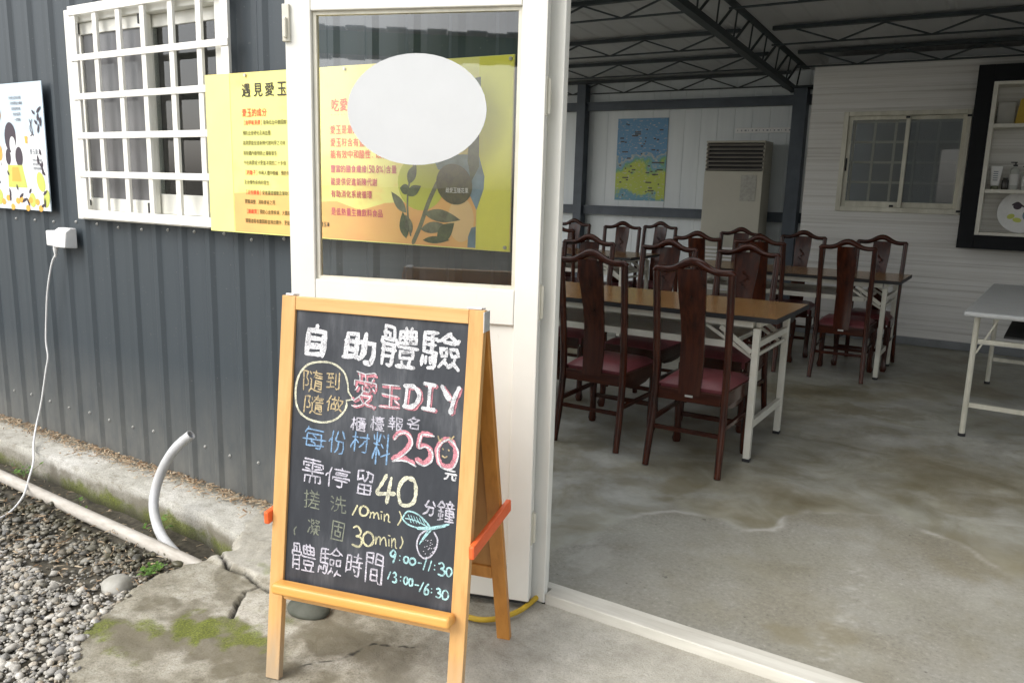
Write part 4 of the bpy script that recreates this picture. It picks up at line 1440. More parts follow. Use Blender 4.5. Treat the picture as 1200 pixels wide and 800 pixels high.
obj('sash', sa, 'cream_dirty', wi, world=True, bevel=0.002)
for nm, x0, x1, y, mt in (('pane', W2[0] + 0.082, xm - 0.016, YP + 0.013, 'glass_room'), ('pane', xm + 0.02, W2[1] - 0.072, YP + 0.045, 'frosted')):
    g_ = MB()
    g_.box(x0, x1, y, y + 0.004, W2[2] + 0.097, W2[3] - 0.077)
    obj(nm, g_, mt, wi, world=True)
gr = MB()
for k in range(6):
    x = W2[0] + 0.08 + k * (W2[1] - W2[0] - 0.16) / 5
    gr.box(x - 0.011, x + 0.011, YP + 0.15, YP + 0.165, W2[2] - 0.03, W2[3] + 0.03)
for k in range(5):
    z = W2[2] + 0.09 + k * 0.19
    gr.box(W2[0] - 0.03, W2[1] + 0.03, YP + 0.166, YP + 0.178, z - 0.011, z + 0.011)
obj('grille', gr, 'white_grille', wi, world=True)
lt = MB()
lt.box(W2[0] + 0.052, W2[0] + 0.066, YP - 0.008, YP - 0.001, 1.62, 1.74)
for (x, z) in ((xm, W2[3] - 0.058), (W2[1] - 0.02, W2[3] - 0.055), (xm - 0.06, W2[2] + 0.06), (W2[1] - 0.015, W2[2] + 0.03)):
    lt.box(x - 0.018, x + 0.018, YP - 0.030, YP - 0.026, z - 0.010, z + 0.010)
obj('latch', lt, 'dark_rubber', wi, world=True)

# facade window with the white grille
fwn = obj('window', MB().box(WX0, WX0 + 0.05, 2.150, 2.27, WZ0, WZ1).box(WX1 - 0.05, WX1, 2.150, 2.27, WZ0, WZ1).box(WX0 + 0.051, WX1 - 0.051, 2.150, 2.27, WZ0, WZ0 + 0.045).box(WX0 + 0.051, WX1 - 0.051, 2.150, 2.27, WZ1 - 0.06, WZ1),
          'cream_alu', **B, bevel=0.003, label='white framed window behind a square white grille in the grey wall')
sa = MB()
for (x0, x1, y) in ((WX0 + 0.052, -3.20, 2.166), (-3.26, WX1 - 0.052, 2.194)):
    z0, z1 = WZ0 + 0.046, WZ1 - 0.061
    sa.box(x0, x0 + 0.045, y, y + 0.022, z0, z1).box(x1 - 0.045, x1, y, y + 0.022, z0, z1)
    sa.box(x0 + 0.046, x1 - 0.046, y, y + 0.022, z0, z0 + (0.055 if y < 2.18 else 0.085)).box(x0 + 0.046, x1 - 0.046, y, y + 0.022, z1 - 0.05, z1)
obj('sash', sa, 'cream_alu', fwn, world=True, bevel=0.002)
g_ = MB()
g_.box(WX0 + 0.098, -3.246, 2.175, 2.179, WZ0 + 0.102, WZ1 - 0.112)
obj('insect_screen', g_, 'mesh_screen', fwn, world=True)
g_ = MB()
g_.box(-3.213, WX1 - 0.098, 2.203, 2.207, WZ0 + 0.132, WZ1 - 0.112)
obj('pane', g_, 'glass_dark', fwn, world=True)
lt = MB()
for (x, z) in ((WX0 + 0.075, WZ1 - 0.085), (WX0 + 0.075, WZ0 + 0.07), (-3.225, WZ1 - 0.078), (-3.225, WZ0 + 0.07)):
    lt.box(x - 0.018, x + 0.018, 2.153, 2.1655, z - 0.022, z + 0.022)
obj('stopper', lt, 'dark_rubber', fwn, world=True)
gr = MB()
GX0, GX1, GZ0, GZ1 = -3.695, -2.637, 1.170, 2.102
gy = 2.122
for x in (-3.677, -3.509, -3.337, -3.167, -2.981, -2.807, -2.655):
    gr.box(x - (0.022 if x in (-3.677, -2.655) else 0.0155), x + (0.022 if x in (-3.677, -2.655) else 0.0155), gy, gy + 0.014, GZ0, GZ1)
for z in (2.082, 1.882, 1.715, 1.544, 1.373, 1.193):
    hh = 0.020 if z in (2.082, 1.193) else 0.014
    gr.box(GX0 - 0.006, GX1 + 0.006, gy - 0.005, gy - 0.0005, z - hh, z + hh)
for x in (-3.677, -2.655):
    for z in (1.22, 2.05):
        gr.box(x - 0.012, x + 0.012, gy + 0.0145, 2.149, z - 0.012, z + 0.012)
obj('grille', gr, 'white_grille', fwn, world=True, bevel=0.0025)

# curtains-like pale screens deeper in the hall that show through the glass are left dark; door frame
df = MB()
df.box(-1.262, -1.192, 2.162, 2.186, 0.0, 2.24)
df.box(-1.262, -1.232, 2.187, 2.265, 0.0, 2.24)
dfo = obj('door_jamb', df, 'cream_alu', **B, bevel=0.003)
df = MB()
df.box(0.83, 0.90, 2.168, 2.30, 0.0, 2.24)
obj('door_jamb', df, 'cream_alu', **B, bevel=0.003)
df = MB()
df.box(-1.191, 0.829, 2.168, 2.30, 2.17, 2.24)
obj('door_head', df, 'cream_dirty', **B, bevel=0.003)
ts = MB()
ts.box(-1.191, 0.829, 2.165, 2.222, -0.03, 0.034)
ts.box(-1.231, 0.829, 2.223, 2.262, -0.03, 0.026)
obj('threshold', ts, 'threshold_paint', **B, bevel=0.004)

# the open door leaf: part of the hall, hinged at the jamb, swung out about 160 degrees
DA = math.radians(18.5)
dr = bpy.data.objects.new('door', None)
COL.objects.link(dr)
dr.parent = bld
dr.location = (-1.213 + 1.2, 2.093 - 2.19, 0.0)
dr.rotation_euler = (0, 0, DA)     # local -x runs along the leaf, local -y is its outer face
dr['label'] = 'cream half glazed door swung open against the wall'
DW, DB, DT, TH = 0.832, 0.028, 2.13, 0.042
lf_ = MB()
lf_.box(-DW, -0.745, 0, TH, DB, DT).box(-0.076, 0, 0, TH, DB, DT)
lf_.box(-0.744, -0.077, 0, TH, 1.880, DT).box(-0.744, -0.077, 0, TH, 0.945, 1.055).box(-0.744, -0.077, 0, TH, DB, 0.15)
obj('leaf_frame', lf_, 'cream_alu', dr, bevel=0.003)
pn = MB()
x = -0.7435
for k in range(5):
    pn.box(x + 0.001, x + 0.1325, 0.012, TH - 0.012, 0.1505, 0.9445)
    x += 0.1333
obj('lower_panel', pn, 'cream_alu', dr, bevel=0.002)
bd = MB()
for (x0, x1, z0, z1) in ((-0.7435, -0.732, 1.0555, 1.8795), (-0.089, -0.0775, 1.0555, 1.8795), (-0.7315, -0.0895, 1.0555, 1.066), (-0.7315, -0.0895, 1.869, 1.8795)):
    bd.box(x0, x1, 0.012, 0.030, z0, z1)
obj('glazing_bead', bd, 'cream_dirty', dr)
gp = MB()
gp.add([(-0.732, 0.021, 1.066), (-0.089, 0.021, 1.066), (-0.089, 0.021, 1.869), (-0.732, 0.021, 1.869)], [(0, 1, 2, 3)])
obj('glass_pane', gp, 'glass', dr)
st_ = MB()
st_.ellipse(-0.408, 1.590, 0.226, 0.165, 0.0195, 48)
st_.ellipse(-0.408, 1.590, 0.226, 0.165, 0.0205, 48)
n0 = 48
st_.add([], [])
st_.f += [(i, (i + 1) % n0, n0 + (i + 1) % n0, n0 + i) for i in range(n0)]
obj('oval_sticker', st_, 'sky_white', dr, label='blank white oval sticker on the door glass')
ht = MB()
ht.box(-DW - 0.004, -DW + 0.020, -0.010, -0.001, 1.79, 1.90)
ht.box(-DW + 0.004, -DW + 0.014, -0.022, -0.0105, 1.80, 1.86)
obj('latch_plate', ht, 'cream_dirty', dr, bevel=0.002)
for z in (0.28, 1.02, 1.63):
    hg = MB()
    hg.tube([(0.006, 0.024, z - 0.05), (0.006, 0.024, z + 0.05)], 0.006, 10)
    hg.box(0.0005, 0.003, 0.006, 0.036, z - 0.055, z + 0.055)
    for q in (-0.035, 0.0, 0.035):
        hg.tube([(0.003, 0.030, z + q), (0.006, 0.030, z + q)], 0.003, 8)
    obj('hinge', hg, 'cream_dirty', dr)
rb = MB()
rb.box(-DW + 0.01, -0.004, 0.014, 0.030, 0.012, DB - 0.001)
obj('bottom_seal', rb, 'dark_rubber', dr)

# ------------------------------------------------------------------ banner, posters
BA = math.atan2(2.150 - 2.103, 1.396)
def on_banner(mb):
    """The banner hangs from the grille at one end and lies against the wall at the other."""
    out = []
    for (x, y, z) in mb.v:
        t = (x + 1.358) * (1.397 / 1.508)
        d = y - 2.150
        out.append((-1.358 + t * math.cos(BA) - d * math.sin(BA), 2.150 + t * math.sin(BA) + d * math.cos(BA), 1.163 + (z - 1.158) * (0.599 / 0.62)))
    mb.v = out
    return mb
bn = thing('banner', 'long yellow banner with red and black print on the grey wall', 'poster', (-2.11, 2.150, 1.46))
mb = MB()
mb.box(-2.866, -1.358, 2.150, 2.154, 1.158, 1.778)
obj('sheet', on_banner(mb), 'p_yellow', bn, world=True)
py = 2.1490
mb = MB()
for (x0, x1) in ((-2.864, -2.716), (-1.494, -1.360)):
    mb.add([(x0, py, 1.160), (x1, py, 1.160), (x1, py, 1.776), (x0, py, 1.776)], [(0, 1, 2, 3)])
lem = obj('margin_band', on_banner(MB().add(mb.v[:4], [(0, 1, 2, 3)])), 'p_lemon', bn, world=True)
obj('margin_band', on_banner(MB().add(mb.v[4:], [(0, 1, 2, 3)])), 'p_lime', bn, world=True)
mb = MB()
mb.shape([(-2.712, 1.162), (-2.26, 1.162), (-2.20, 1.162), (-1.497, 1.162), (-1.497, 1.345), (-1.56, 1.33), (-1.66, 1.335), (-1.76, 1.31), (-1.90, 1.30), (-2.02, 1.27), (-2.14, 1.30), (-2.23, 1.295), (-2.42, 1.312), (-2.55, 1.325), (-2.712, 1.315)], py)
obj('orange_field', on_banner(mb), 'p_orange', bn, world=True)
mb = MB()
for ch, xc in zip('遇見愛玉', (-2.620, -2.551, -2.486, -2.418)):
    put_text(mb, ch, xc, 1.711, 0.050, 0.050, py - 0.0008, 0.012)
obj('title', on_banner(mb), 'p_black', bn, world=True)
mb = MB()
x = line_text(mb, '愛玉的成分', -2.648, 1.627, 0.030, py - 0.0008, fat=0.014)
obj('subtitle', on_banner(mb), 'p_red', bn, world=True)
rows = [(1.589, '【高甲氧果膠】', '能降低血中膽固醇含量'), (1.550, '', '預防血管硬化及高血壓。'), (1.512, '', '高果膠能促進新陳代謝利尿之功效'),
        (1.473, '', '排除體內廢物防止腸癌發生。'), (1.436, '', '今在高膠成分更甚洋菜的二十多倍'), (1.398, '【鈣離子】', '中和人體中酸鹼，預防骨鬆'),
        (1.360, '', '及治慢性疾病的發生。'), (1.321, '【活性酵素】', '促進腸道蠕動及幫助消化'), (1.284, '', '胃腸調整，消除便祕之用。'), (1.246, '【膳纖質】', '預防心血管疾病，大腸癌'), (1.208, '', '胃腸道吸收膽固醇並排出體外，更能保健')]
tb, rb_ = MB(), MB()
for z, a_, b_ in rows:
    x = -2.648
    if a_:
        x = line_text(rb_, a_, -2.640, z, 0.0185, py - 0.0008, fat=0.012) + 0.006
    bt = ''
    for ch in b_:
        if x + (len(bt) + 1) * 0.0177 > -2.235:
            break
        bt += ch
    line_text(tb, bt, x, z, 0.0170, py - 0.0008, fat=0.006)
obj('body_text', on_banner(tb), 'p_olive', bn, world=True)
obj('red_text', on_banner(rb_), 'p_red', bn, world=True)
mb = MB()
line_text(mb, '吃愛玉的好處', -2.160, 1.644, 0.044, py - 0.0008, fat=0.014)
for z, s in ((1.557, '愛玉是最自然的健康食品'), (1.512, '愛玉籽含有豐富的果膠'), (1.470, '能有效中和酸性，改善體質')):
    line_text(mb, s, -2.168, z, 0.030, py - 0.0008, fat=0.012)
obj('red_text', on_banner(mb), 'p_red', bn, world=True)
mb = MB()
for z, s in ((1.418, '豐富的膳食纖維(50.8%)含量'), (1.372, '能提供促進新陳代謝'), (1.327, '有助消化系統循環'), (1.262, '是低熱量生機飲料食品')):
    line_text(mb, s, -2.168, z, 0.027, py - 0.0008, fat=0.012)
obj('magenta_text', on_banner(mb), 'p_magenta', bn, world=True)
mb = MB()
line_text(mb, '愛玉凍', -2.225, 1.212, 0.017, py - 0.0008)
line_text(mb, '・・・・・・・', -2.163, 1.618, 0.02, py - 0.0008)
obj('small_text', on_banner(mb), 'p_black', bn, world=True)
mb = MB()
mb.ellipse(-1.735, 1.375, 0.105, 0.095, py - 0.0003, 30)
obj('disc_print', on_banner(mb), 'p_disc', bn, world=True)
mb = MB()
mb.ellipse(-1.560, 1.255, 0.055, 0.075, py - 0.0004, 26)
obj('peach_print', on_banner(mb), 'p_peach', bn, world=True)
mb = MB()
mb.shape([(-1.69, 1.47), (-1.49, 1.47), (-1.465, 1.40), (-1.467, 1.36), (-1.495, 1.29), (-1.525, 1.34), (-1.55, 1.40), (-1.66, 1.42)], py - 0.0005)
mb.shape([(-1.53, 1.164), (-1.497, 1.164), (-1.497, 1.235), (-1.515, 1.23), (-1.528, 1.20)], py - 0.0005)
obj('blue_print', on_banner(mb), 'p_blue', bn, world=True)
mb = MB()
mb.shape([(-1.525, 1.71), (-1.487, 1.715), (-1.485, 1.60), (-1.52, 1.60)], py - 0.0005)
mb.shape([(-1.53, 1.575), (-1.49, 1.57), (-1.488, 1.43), (-1.52, 1.38), (-1.535, 1.45)], py - 0.0006)
obj('leaf_print', on_banner(mb), 'p_leaf', bn, world=True)
mb = MB()
mb.stroke([(-1.77, 1.165), (-1.735, 1.23), (-1.70, 1.31), (-1.66, 1.38)], 0.017, py - 0.0006)
mb.stroke([(-1.78, 1.19), (-1.795, 1.28), (-1.79, 1.36), (-1.765, 1.44)], 0.008, py - 0.0007)
obj('stem_print', on_banner(mb), 'p_leaf2', bn, world=True)
mb = MB()
for k, (x, z, L, w, r) in enumerate(((-1.79, 1.37, 0.075, 0.022, 1.1), (-1.83, 1.355, 0.055, 0.02, -0.25), (-1.775, 1.44, 0.075, 0.018, 0.4), (-1.795, 1.33, 0.07, 0.02, 0.5), (-1.80, 1.18, 0.095, 0.024, 1.75), (-1.66, 1.175, 0.10, 0.03, 0.75), (-1.725, 1.178, 0.12, 0.014, 0.05))):
    mb.leaf(x, z, L, w, r, py - 0.0008 - 0.0001 * k)
obj('leaf_print', on_banner(mb), 'p_leaf', bn, world=True)
mb = MB()
for k, (x, z, L, w, r) in enumerate(((-1.72, 1.27, 0.16, 0.024, -0.10), (-1.735, 1.215, 0.125, 0.022, 0.12), (-1.80, 1.27, 0.10, 0.02, 2.35), (-1.775, 1.20, 0.07, 0.02, 2.0))):
    mb.leaf(x, z, L, w, r, py - 0.0009 - 0.0001 * k)
obj('leaf_print', on_banner(mb), 'p_leaf2', bn, world=True)
mb = MB()
mb.ellipse(-1.590, 1.372, 0.078, 0.066, py - 0.0016, 30, -0.35)
obj('fruit_print', on_banner(mb), 'p_fruit', bn, world=True)
mb = MB()
line_text(mb, '雌愛玉隱花果', -1.625, 1.352, 0.017, py - 0.0022)
obj('caption', on_banner(mb), 'p_white', bn, world=True)
for (x, z) in ((-2.62, 1.768), (-1.37, 1.765), (-1.375, 1.172), (-2.09, 1.768)):
    mb = MB()
    mb.tube([(x, 2.1495, z), (x, 2.143, z)], 0.006, 10)
    obj('screw', on_banner(mb), 'screw', bn, world=True)

wp = thing('illustrated_poster', 'pale blue poster with drawn woman holding a drink on the grey wall', 'poster', (-4.32, 2.150, 1.50))
py = 2.149
mb = MB()
mb.box(-4.66, -4.022, 2.150, 2.154, 1.190, 1.805)
obj('sheet', mb, 'p_pale', wp, world=True)
mb = MB()
mb.shape([(-4.658, 1.192), (-4.024, 1.192), (-4.024, 1.46), (-4.10, 1.55), (-4.22, 1.58), (-4.36, 1.55), (-4.50, 1.42), (-4.658, 1.40)], py)
obj('white_field', mb, 'p_white', wp, world=True)
mb = MB()
mb.ellipse(-4.345, 1.545, 0.055, 0.075, py - 0.0004, 24)
mb.ellipse(-4.275, 1.45, 0.035, 0.05, py - 0.0005, 20)
mb.ellipse(-4.38, 1.45, 0.025, 0.04, py - 0.0006, 20)
obj('hair_print', mb, 'p_hair', wp, world=True)
mb = MB()
mb.ellipse(-4.328, 1.508, 0.028, 0.042, py - 0.0008, 24)
mb.shape([(-4.345, 1.48), (-4.315, 1.48), (-4.31, 1.43), (-4.35, 1.43)], py - 0.0009)
mb.stroke([(-4.26, 1.40), (-4.20, 1.36), (-4.17, 1.45), (-4.20, 1.52)], 0.022, py - 0.0007)
mb.stroke([(-4.40, 1.38), (-4.46, 1.42), (-4.43, 1.34)], 0.022, py - 0.0007)
obj('skin_print', mb, 'p_white', wp, world=True)
mb = MB()
mb.shape([(-4.39, 1.41), (-4.25, 1.41), (-4.22, 1.30), (-4.40, 1.30)], py - 0.001)
mb.ellipse(-4.09, 1.33, 0.035, 0.05, py - 0.001, 20, 0.4)
mb.ellipse(-4.05, 1.25, 0.028, 0.045, py - 0.0011, 20, -0.3)
mb.ellipse(-4.50, 1.25, 0.035, 0.04, py - 0.001, 20)
mb.ellipse(-4.18, 1.24, 0.03, 0.035, py - 0.0012, 20)
obj('green_print', mb, 'p_ygreen', wp, world=True)
mb = MB()
mb.shape([(-4.35, 1.40), (-4.29, 1.40), (-4.27, 1.33), (-4.36, 1.33)], py - 0.0014)
for q in range(9):
    mb.ellipse(-4.46 + 0.045 * q + 0.01 * math.sin(q * 3), 1.225 + 0.025 * math.sin(q * 2.2), 0.020, 0.016, py - 0.0014, 14)
mb.shape([(-4.21, 1.55), (-4.18, 1.55), (-4.185, 1.515), (-4.205, 1.515)], py - 0.0014)
mb.ellipse(-4.45, 1.66, 0.03, 0.035, py - 0.0014, 18)
mb.ellipse(-4.46, 1.47, 0.025, 0.04, py - 0.0014, 18)
obj('amber_print', mb, 'p_amber', wp, world=True)
mb = MB()
r6 = random.Random(9)
for k in range(30):
    x, z = r6.uniform(-4.62, -4.03), r6.uniform(1.20, 1.36)
    if r6.random() < 0.35:
        x, z = r6.uniform(-4.10, -4.035), r6.uniform(1.36, 1.66)
    mb.leaf(x, z, r6.uniform(0.03, 0.055), 0.008, r6.uniform(0.3, 2.6), py - 0.002 - 0.00002 * k)
mb.stroke([(-4.15, 1.63), (-4.13, 1.57), (-4.15, 1.55)], 0.005, py - 0.002)
mb.stroke([(-4.125, 1.63), (-4.15, 1.585), (-4.12, 1.55)], 0.005, py - 0.0021)
obj('sprig_print', mb, 'p_hair', wp, world=True)
mb = MB()
line_text(mb, '愛玉人', -4.52, 1.73, 0.032, py - 0.0008)
for k, s in enumerate(('手作愛玉清涼消暑', '天然果膠富含纖維', '低熱量無負擔', '洗出的晶凍', '一起體驗')):
    line_text(mb, s, -4.33 + 0.01 * k, 1.735 - 0.026 * k, 0.015, py - 0.0008)
line_text(mb, '愛玉農夫', -4.17, 1.475, 0.026, py - 0.0008)
for k, s in enumerate(('阿里山產地直送', '親手洗愛玉', '現採現做新鮮')):
    line_text(mb, s, -4.15, 1.435 - 0.02 * k, 0.013, py - 0.0008)
for k, s in enumerate(('金黃果凍', '沁涼香甜')):
    line_text(mb, s, -4.60, 1.60 - 0.02 * k, 0.013, py - 0.0008)
obj('lettering', mb, 'p_grey', wp, world=True)

# ------------------------------------------------------------------ A-frame chalkboard
SA = math.atan2(0.248, 0.969)
sg = thing('chalkboard_sign', 'wooden easel chalkboard covered in chalk writing before the door', 'sign', (-1.63, 1.36, 0), SA)
LEAN = math.radians(7.0)
SW, SL = 0.583, 1.070
fr_ = bpy.data.objects.new('front_frame', None)
def front_pt(u, v, d=0.0):
    """A point of the leaning front: u across, v up the slope, d out of the face."""
    return (u, math.sin(LEAN) * v - math.cos(LEAN) * d, math.cos(LEAN) * v + math.sin(LEAN) * d)
def back_pt(u, v, d=0.0):
    """The back frame: leans the other way from the ridge to the ground."""
    y0, z0 = math.sin(LEAN) * SL + 0.030, math.cos(LEAN) * SL - 0.012
    y1, z1 = 0.440, 0.0
    L = math.hypot(y1 - y0, z1 - z0)
    t = 1 - v / L
    dy, dz = (y1 - y0) / L, (z1 - z0) / L
    return (u, y0 + (y1 - y0) * t + d * (-dz), z0 + (z1 - z0) * t + d * dy)
def slab(mb, pf, u0, u1, v0, v1, d0, d1):
    vs = [pf(u, v, d) for d in (d0, d1) for (u, v) in ((u0, v0), (u1, v0), (u1, v1), (u0, v1))]
    mb.add(vs, [(0, 1, 2, 3), (7, 6, 5, 4), (0, 4, 5, 1), (1, 5, 6, 2), (2, 6, 7, 3), (3, 7, 4, 0)])
    return mb
for u0 in (0.0, 0.541):
    obj('stile', slab(MB(), front_pt, u0, u0 + 0.042, 0.0 if u0 == 0 else 0.0, SL, -0.022, 0.0), 'pine', sg, bevel=0.002)
obj('rail', slab(MB(), front_pt, 0.0425, 0.5405, 1.033, SL - 0.0005, -0.0215, -0.0005), 'pine_x', sg, bevel=0.002)
obj('rail', slab(MB(), front_pt, 0.0425, 0.5405, 0.232, 0.272, -0.0215, -0.0045), 'pine_x', sg, bevel=0.002)
brd = obj('board', slab(MB(), front_pt, 0.0425, 0.5405, 0.2725, 1.0325, -0.016, -0.008), 'board', sg)
tr = MB()
slab(tr, front_pt, 0.032, 0.556, 0.2605, 0.2915, 0.0005, 0.046)
obj('chalk_tray', tr, 'pine_tray', sg, bevel=0.010, segs=4)
BL = math.hypot(0.440 - (math.sin(LEAN) * SL + 0.03), math.cos(LEAN) * SL - 0.012)
for u0 in (0.0, 0.541):
    obj('back_leg', slab(MB(), back_pt, u0, u0 + 0.042, 0, BL, -0.02, 0.0), 'pine_back', sg, bevel=0.002)
obj('back_rail', slab(MB(), back_pt, 0.0425, 0.5405, BL - 0.045, BL - 0.001, -0.0195, -0.0005), 'pine_back', sg, bevel=0.002)
obj('back_rail', slab(MB(), back_pt, 0.0425, 0.5405, 0.235, 0.278, -0.0195, -0.0005), 'pine_back', sg, bevel=0.002)
obj('back_panel', slab(MB(), back_pt, 0.0425, 0.5405, 0.2785, BL - 0.0455, -0.013, -0.007), 'ply', sg)
for s, u in ((-1, -0.009), (1, 0.592)):
    mb = MB()
    a_, b_ = front_pt(u, 0.462, -0.012), back_pt(u, 0.487, -0.012)
    a_, b_ = Vector(a_), Vector(b_)
    d = (b_ - a_).normalized()
    mb.bar(a_ - d * 0.03, b_ + d * 0.042, 0.016, 0.037)
    obj('spreader', mb, 'orange_paint', sg, bevel=0.005, label='orange spreader bar joining the two frames')
for u0, u1 in ((0.012, 0.036), (0.535, 0.575)):
    mb = MB()
    slab(mb, front_pt, u0, u1, SL + 0.0005, SL + 0.006, -0.030, 0.002)
    obj('ridge_tape', mb, 'white_plastic', sg, bevel=0.002)
mb = MB()
mb.box(0.5835, 0.586, math.sin(LEAN) * SL - 0.012, math.sin(LEAN) * SL + 0.03, math.cos(LEAN) * SL - 0.055, math.cos(LEAN) * SL - 0.004)
obj('ridge_hinge', mb, 'silver', sg)

# chalk writing: (character, u, v, width, height)
def on_board(mb):
    """Lift strokes drawn in the xz plane (x = u, z = v) on to the leaning board."""
    mb.v = [front_pt(p[0], p[2], -0.008 + 0.0006 - p[1]) for p in mb.v]
    return mb
def cjk(rowtxt, lw, warp=0.06, dx=0.0, dz=0.0, dy=0.0):
    mb = MB()
    for k, (c, u, v, w, h) in enumerate(rowtxt):
        put_han(mb, c, u + dx, v + dz, w - lw, h - lw, lw, dy, k + len(rowtxt) * 3, -0.03 + 0.02 * math.sin(k * 2.1 + w * 90), 0.04 * math.sin(k * 1.3 + h * 70), warp)
    return mb
def hand(rowtxt, lw, dx=0.0, dz=0.0, dy=0.0, seed=0, grow=0.0):
    mb = MB()
    for k, (c, u, v, w, h) in enumerate(rowtxt):
        put_hand(mb, c, u + dx, v + dz, w - lw * 0.6 + grow, h - lw * 0.6 + grow, lw, dy, seed + k)
    return mb
def write(mb, mat, label=None):
    obj('chalk_writing', on_board(mb), mat, sg, label=label)
T1 = [('自', 0.1069, 0.9542, 0.0680, 0.1050), ('助', 0.2351, 0.9455, 0.1101, 0.0989), ('體', 0.3524, 0.9598, 0.1156, 0.1225), ('驗', 0.4688, 0.9604, 0.1207, 0.1101)]
write(cjk(T1[:2], 0.0148), 'ch_white', 'large white chalk heading at the top of the board')
write(cjk(T1[2:], 0.0105), 'ch_white')
BB = [('隨', 0.1040, 0.8448, 0.0638, 0.0639), ('到', 0.1628, 0.8517, 0.0441, 0.0481), ('隨', 0.1094, 0.7810, 0.0648, 0.0553), ('做', 0.1718, 0.7910, 0.0573, 0.0438)]
write(cjk(BB, 0.0038), 'ch_tan', 'tan chalk characters inside the speech bubble')
mb = MB()
bp = [(0.208, 0.846), (0.196, 0.876), (0.165, 0.896), (0.128, 0.8990), (0.085, 0.888), (0.058, 0.855), (0.050, 0.809), (0.060, 0.765), (0.090, 0.742), (0.137, 0.736), (0.175, 0.748), (0.200, 0.772), (0.208, 0.792)]
mb.stroke(bp, 0.0055, 0, True, 3, 0.5)
mb.stroke([(0.208, 0.846), (0.211, 0.826), (0.2264, 0.808), (0.206, 0.803), (0.208, 0.790)], 0.005, -0.0002, False, 4, 0.4)
write(mb, 'ch_cream', 'cream chalk speech bubble outline')
PK = [('愛', 0.2633, 0.8345, 0.0762, 0.1057), ('玉', 0.3362, 0.8248, 0.0677, 0.0662)]
DY = [('D', 0.3962, 0.8343, 0.0527, 0.0635), ('I', 0.4442, 0.8372, 0.0430, 0.0756), ('Y', 0.5018, 0.8359, 0.0578, 0.0771)]
pk = cjk(PK, 0.0095)
hd = hand(DY, 0.013, 0.004, -0.003, 0.0, 7)
pk.add(hd.v, hd.f)
write(pk, 'ch_pink', 'pink chalk characters with white highlights')
wh = cjk(PK, 0.0032, 0.06, -0.002, 0.0035, -0.0024)
hd = hand(DY, 0.0115, 0, 0, -0.0024, 7)
wh.add(hd.v, hd.f)
write(wh, 'ch_white')
write(cjk([('櫃', 0.2456, 0.7445, 0.0480, 0.0422), ('檯', 0.3004, 0.7514, 0.0449, 0.0431), ('報', 0.3544, 0.7566, 0.0489, 0.0406), ('名', 0.4028, 0.7643, 0.0390, 0.0361)], 0.0036), 'ch_soft')
write(cjk([('每', 0.1141, 0.6920, 0.0749, 0.0666), ('份', 0.1865, 0.6886, 0.0600, 0.0682), ('材', 0.2520, 0.6955, 0.0624, 0.0610), ('料', 0.3171, 0.6882, 0.0613, 0.0900)], 0.0044), 'ch_blue', 'blue chalk line in the middle of the board')
N25 = [('2', 0.3799, 0.7004, 0.0694, 0.0855), ('5', 0.4376, 0.7033, 0.0501, 0.0848), ('0', 0.5003, 0.6994, 0.0600, 0.0820)]
write(hand(N25, 0.0135, 0, 0, 0, 21), 'ch_pink', 'large pink chalk price number')
write(hand(N25, 0.0045, 0.004, -0.004, -0.0012, 21), 'ch_white')
mb = MB()
mb.stroke([(0.4885, 0.7085), (0.4910, 0.7060)], 0.005, 0)
mb.stroke([(0.5045, 0.7075), (0.5068, 0.7050)], 0.005, 0)
mb.stroke([(0.4886, 0.690), (0.4956, 0.686), (0.5022, 0.690)], 0.004, 0)
mb.stroke([(0.474, 0.740), (0.480, 0.727), (0.486, 0.735)], 0.004, -0.0009)
mb.stroke([(0.518, 0.744), (0.511, 0.735), (0.506, 0.740)], 0.004, -0.0009)
write(mb, 'ch_tan', 'little smiling face drawn in the zero')
write(cjk([('元', 0.5153, 0.6420, 0.0379, 0.0316)], 0.0055), 'ch_white')
write(cjk([('需', 0.1157, 0.6003, 0.0716, 0.0714), ('停', 0.1916, 0.5938, 0.0785, 0.0641), ('留', 0.2725, 0.5905, 0.0575, 0.0743), ('分', 0.4632, 0.5492, 0.0400, 0.0448), ('鐘', 0.5088, 0.5474, 0.0538, 0.0614)], 0.0046), 'ch_soft')
write(hand([('4', 0.3352, 0.5816, 0.0565, 0.0824), ('0', 0.3963, 0.5826, 0.0601, 0.0838)], 0.010, 0, 0, 0, 40), 'ch_cream', 'large cream chalk number')
mm = hand([('1', 0.2479, 0.5117, 0.0194, 0.0308), ('0', 0.2745, 0.5135, 0.0288, 0.0307), ('3', 0.2599, 0.4411, 0.0328, 0.0576), ('0', 0.2916, 0.4404, 0.0350, 0.0413)], 0.0058, 0, 0, 0, 50)
h2 = hand([('m', 0.3063, 0.5061, 0.0286, 0.0197), ('i', 0.3263, 0.5091, 0.0095, 0.0240), ('n', 0.3434, 0.5051, 0.0212, 0.0239), ('m', 0.3292, 0.4407, 0.0346, 0.0251), ('i', 0.3524, 0.4455, 0.0098, 0.0318), ('n', 0.3675, 0.4411, 0.0196, 0.0272), (')', 0.3798, 0.5095, 0.0140, 0.0389), (')', 0.3884, 0.4456, 0.0110, 0.0339)], 0.0038, 0, 0, 0, 60)
mm.add(h2.v, h2.f)
write(mm, 'ch_yellow')
gg = cjk([('搓', 0.1168, 0.5227, 0.0527, 0.0561), ('洗', 0.1970, 0.5198, 0.0564, 0.0488), ('凝', 0.1261, 0.4470, 0.0440, 0.0469), ('固', 0.2006, 0.4469, 0.0436, 0.0604)], 0.0036)
h2 = hand([('(', 0.0686, 0.4274, 0.0106, 0.0261)], 0.004, 0, 0, 0, 70)
gg.add(h2.v, h2.f)
write(gg, 'ch_green', 'faint olive chalk characters')
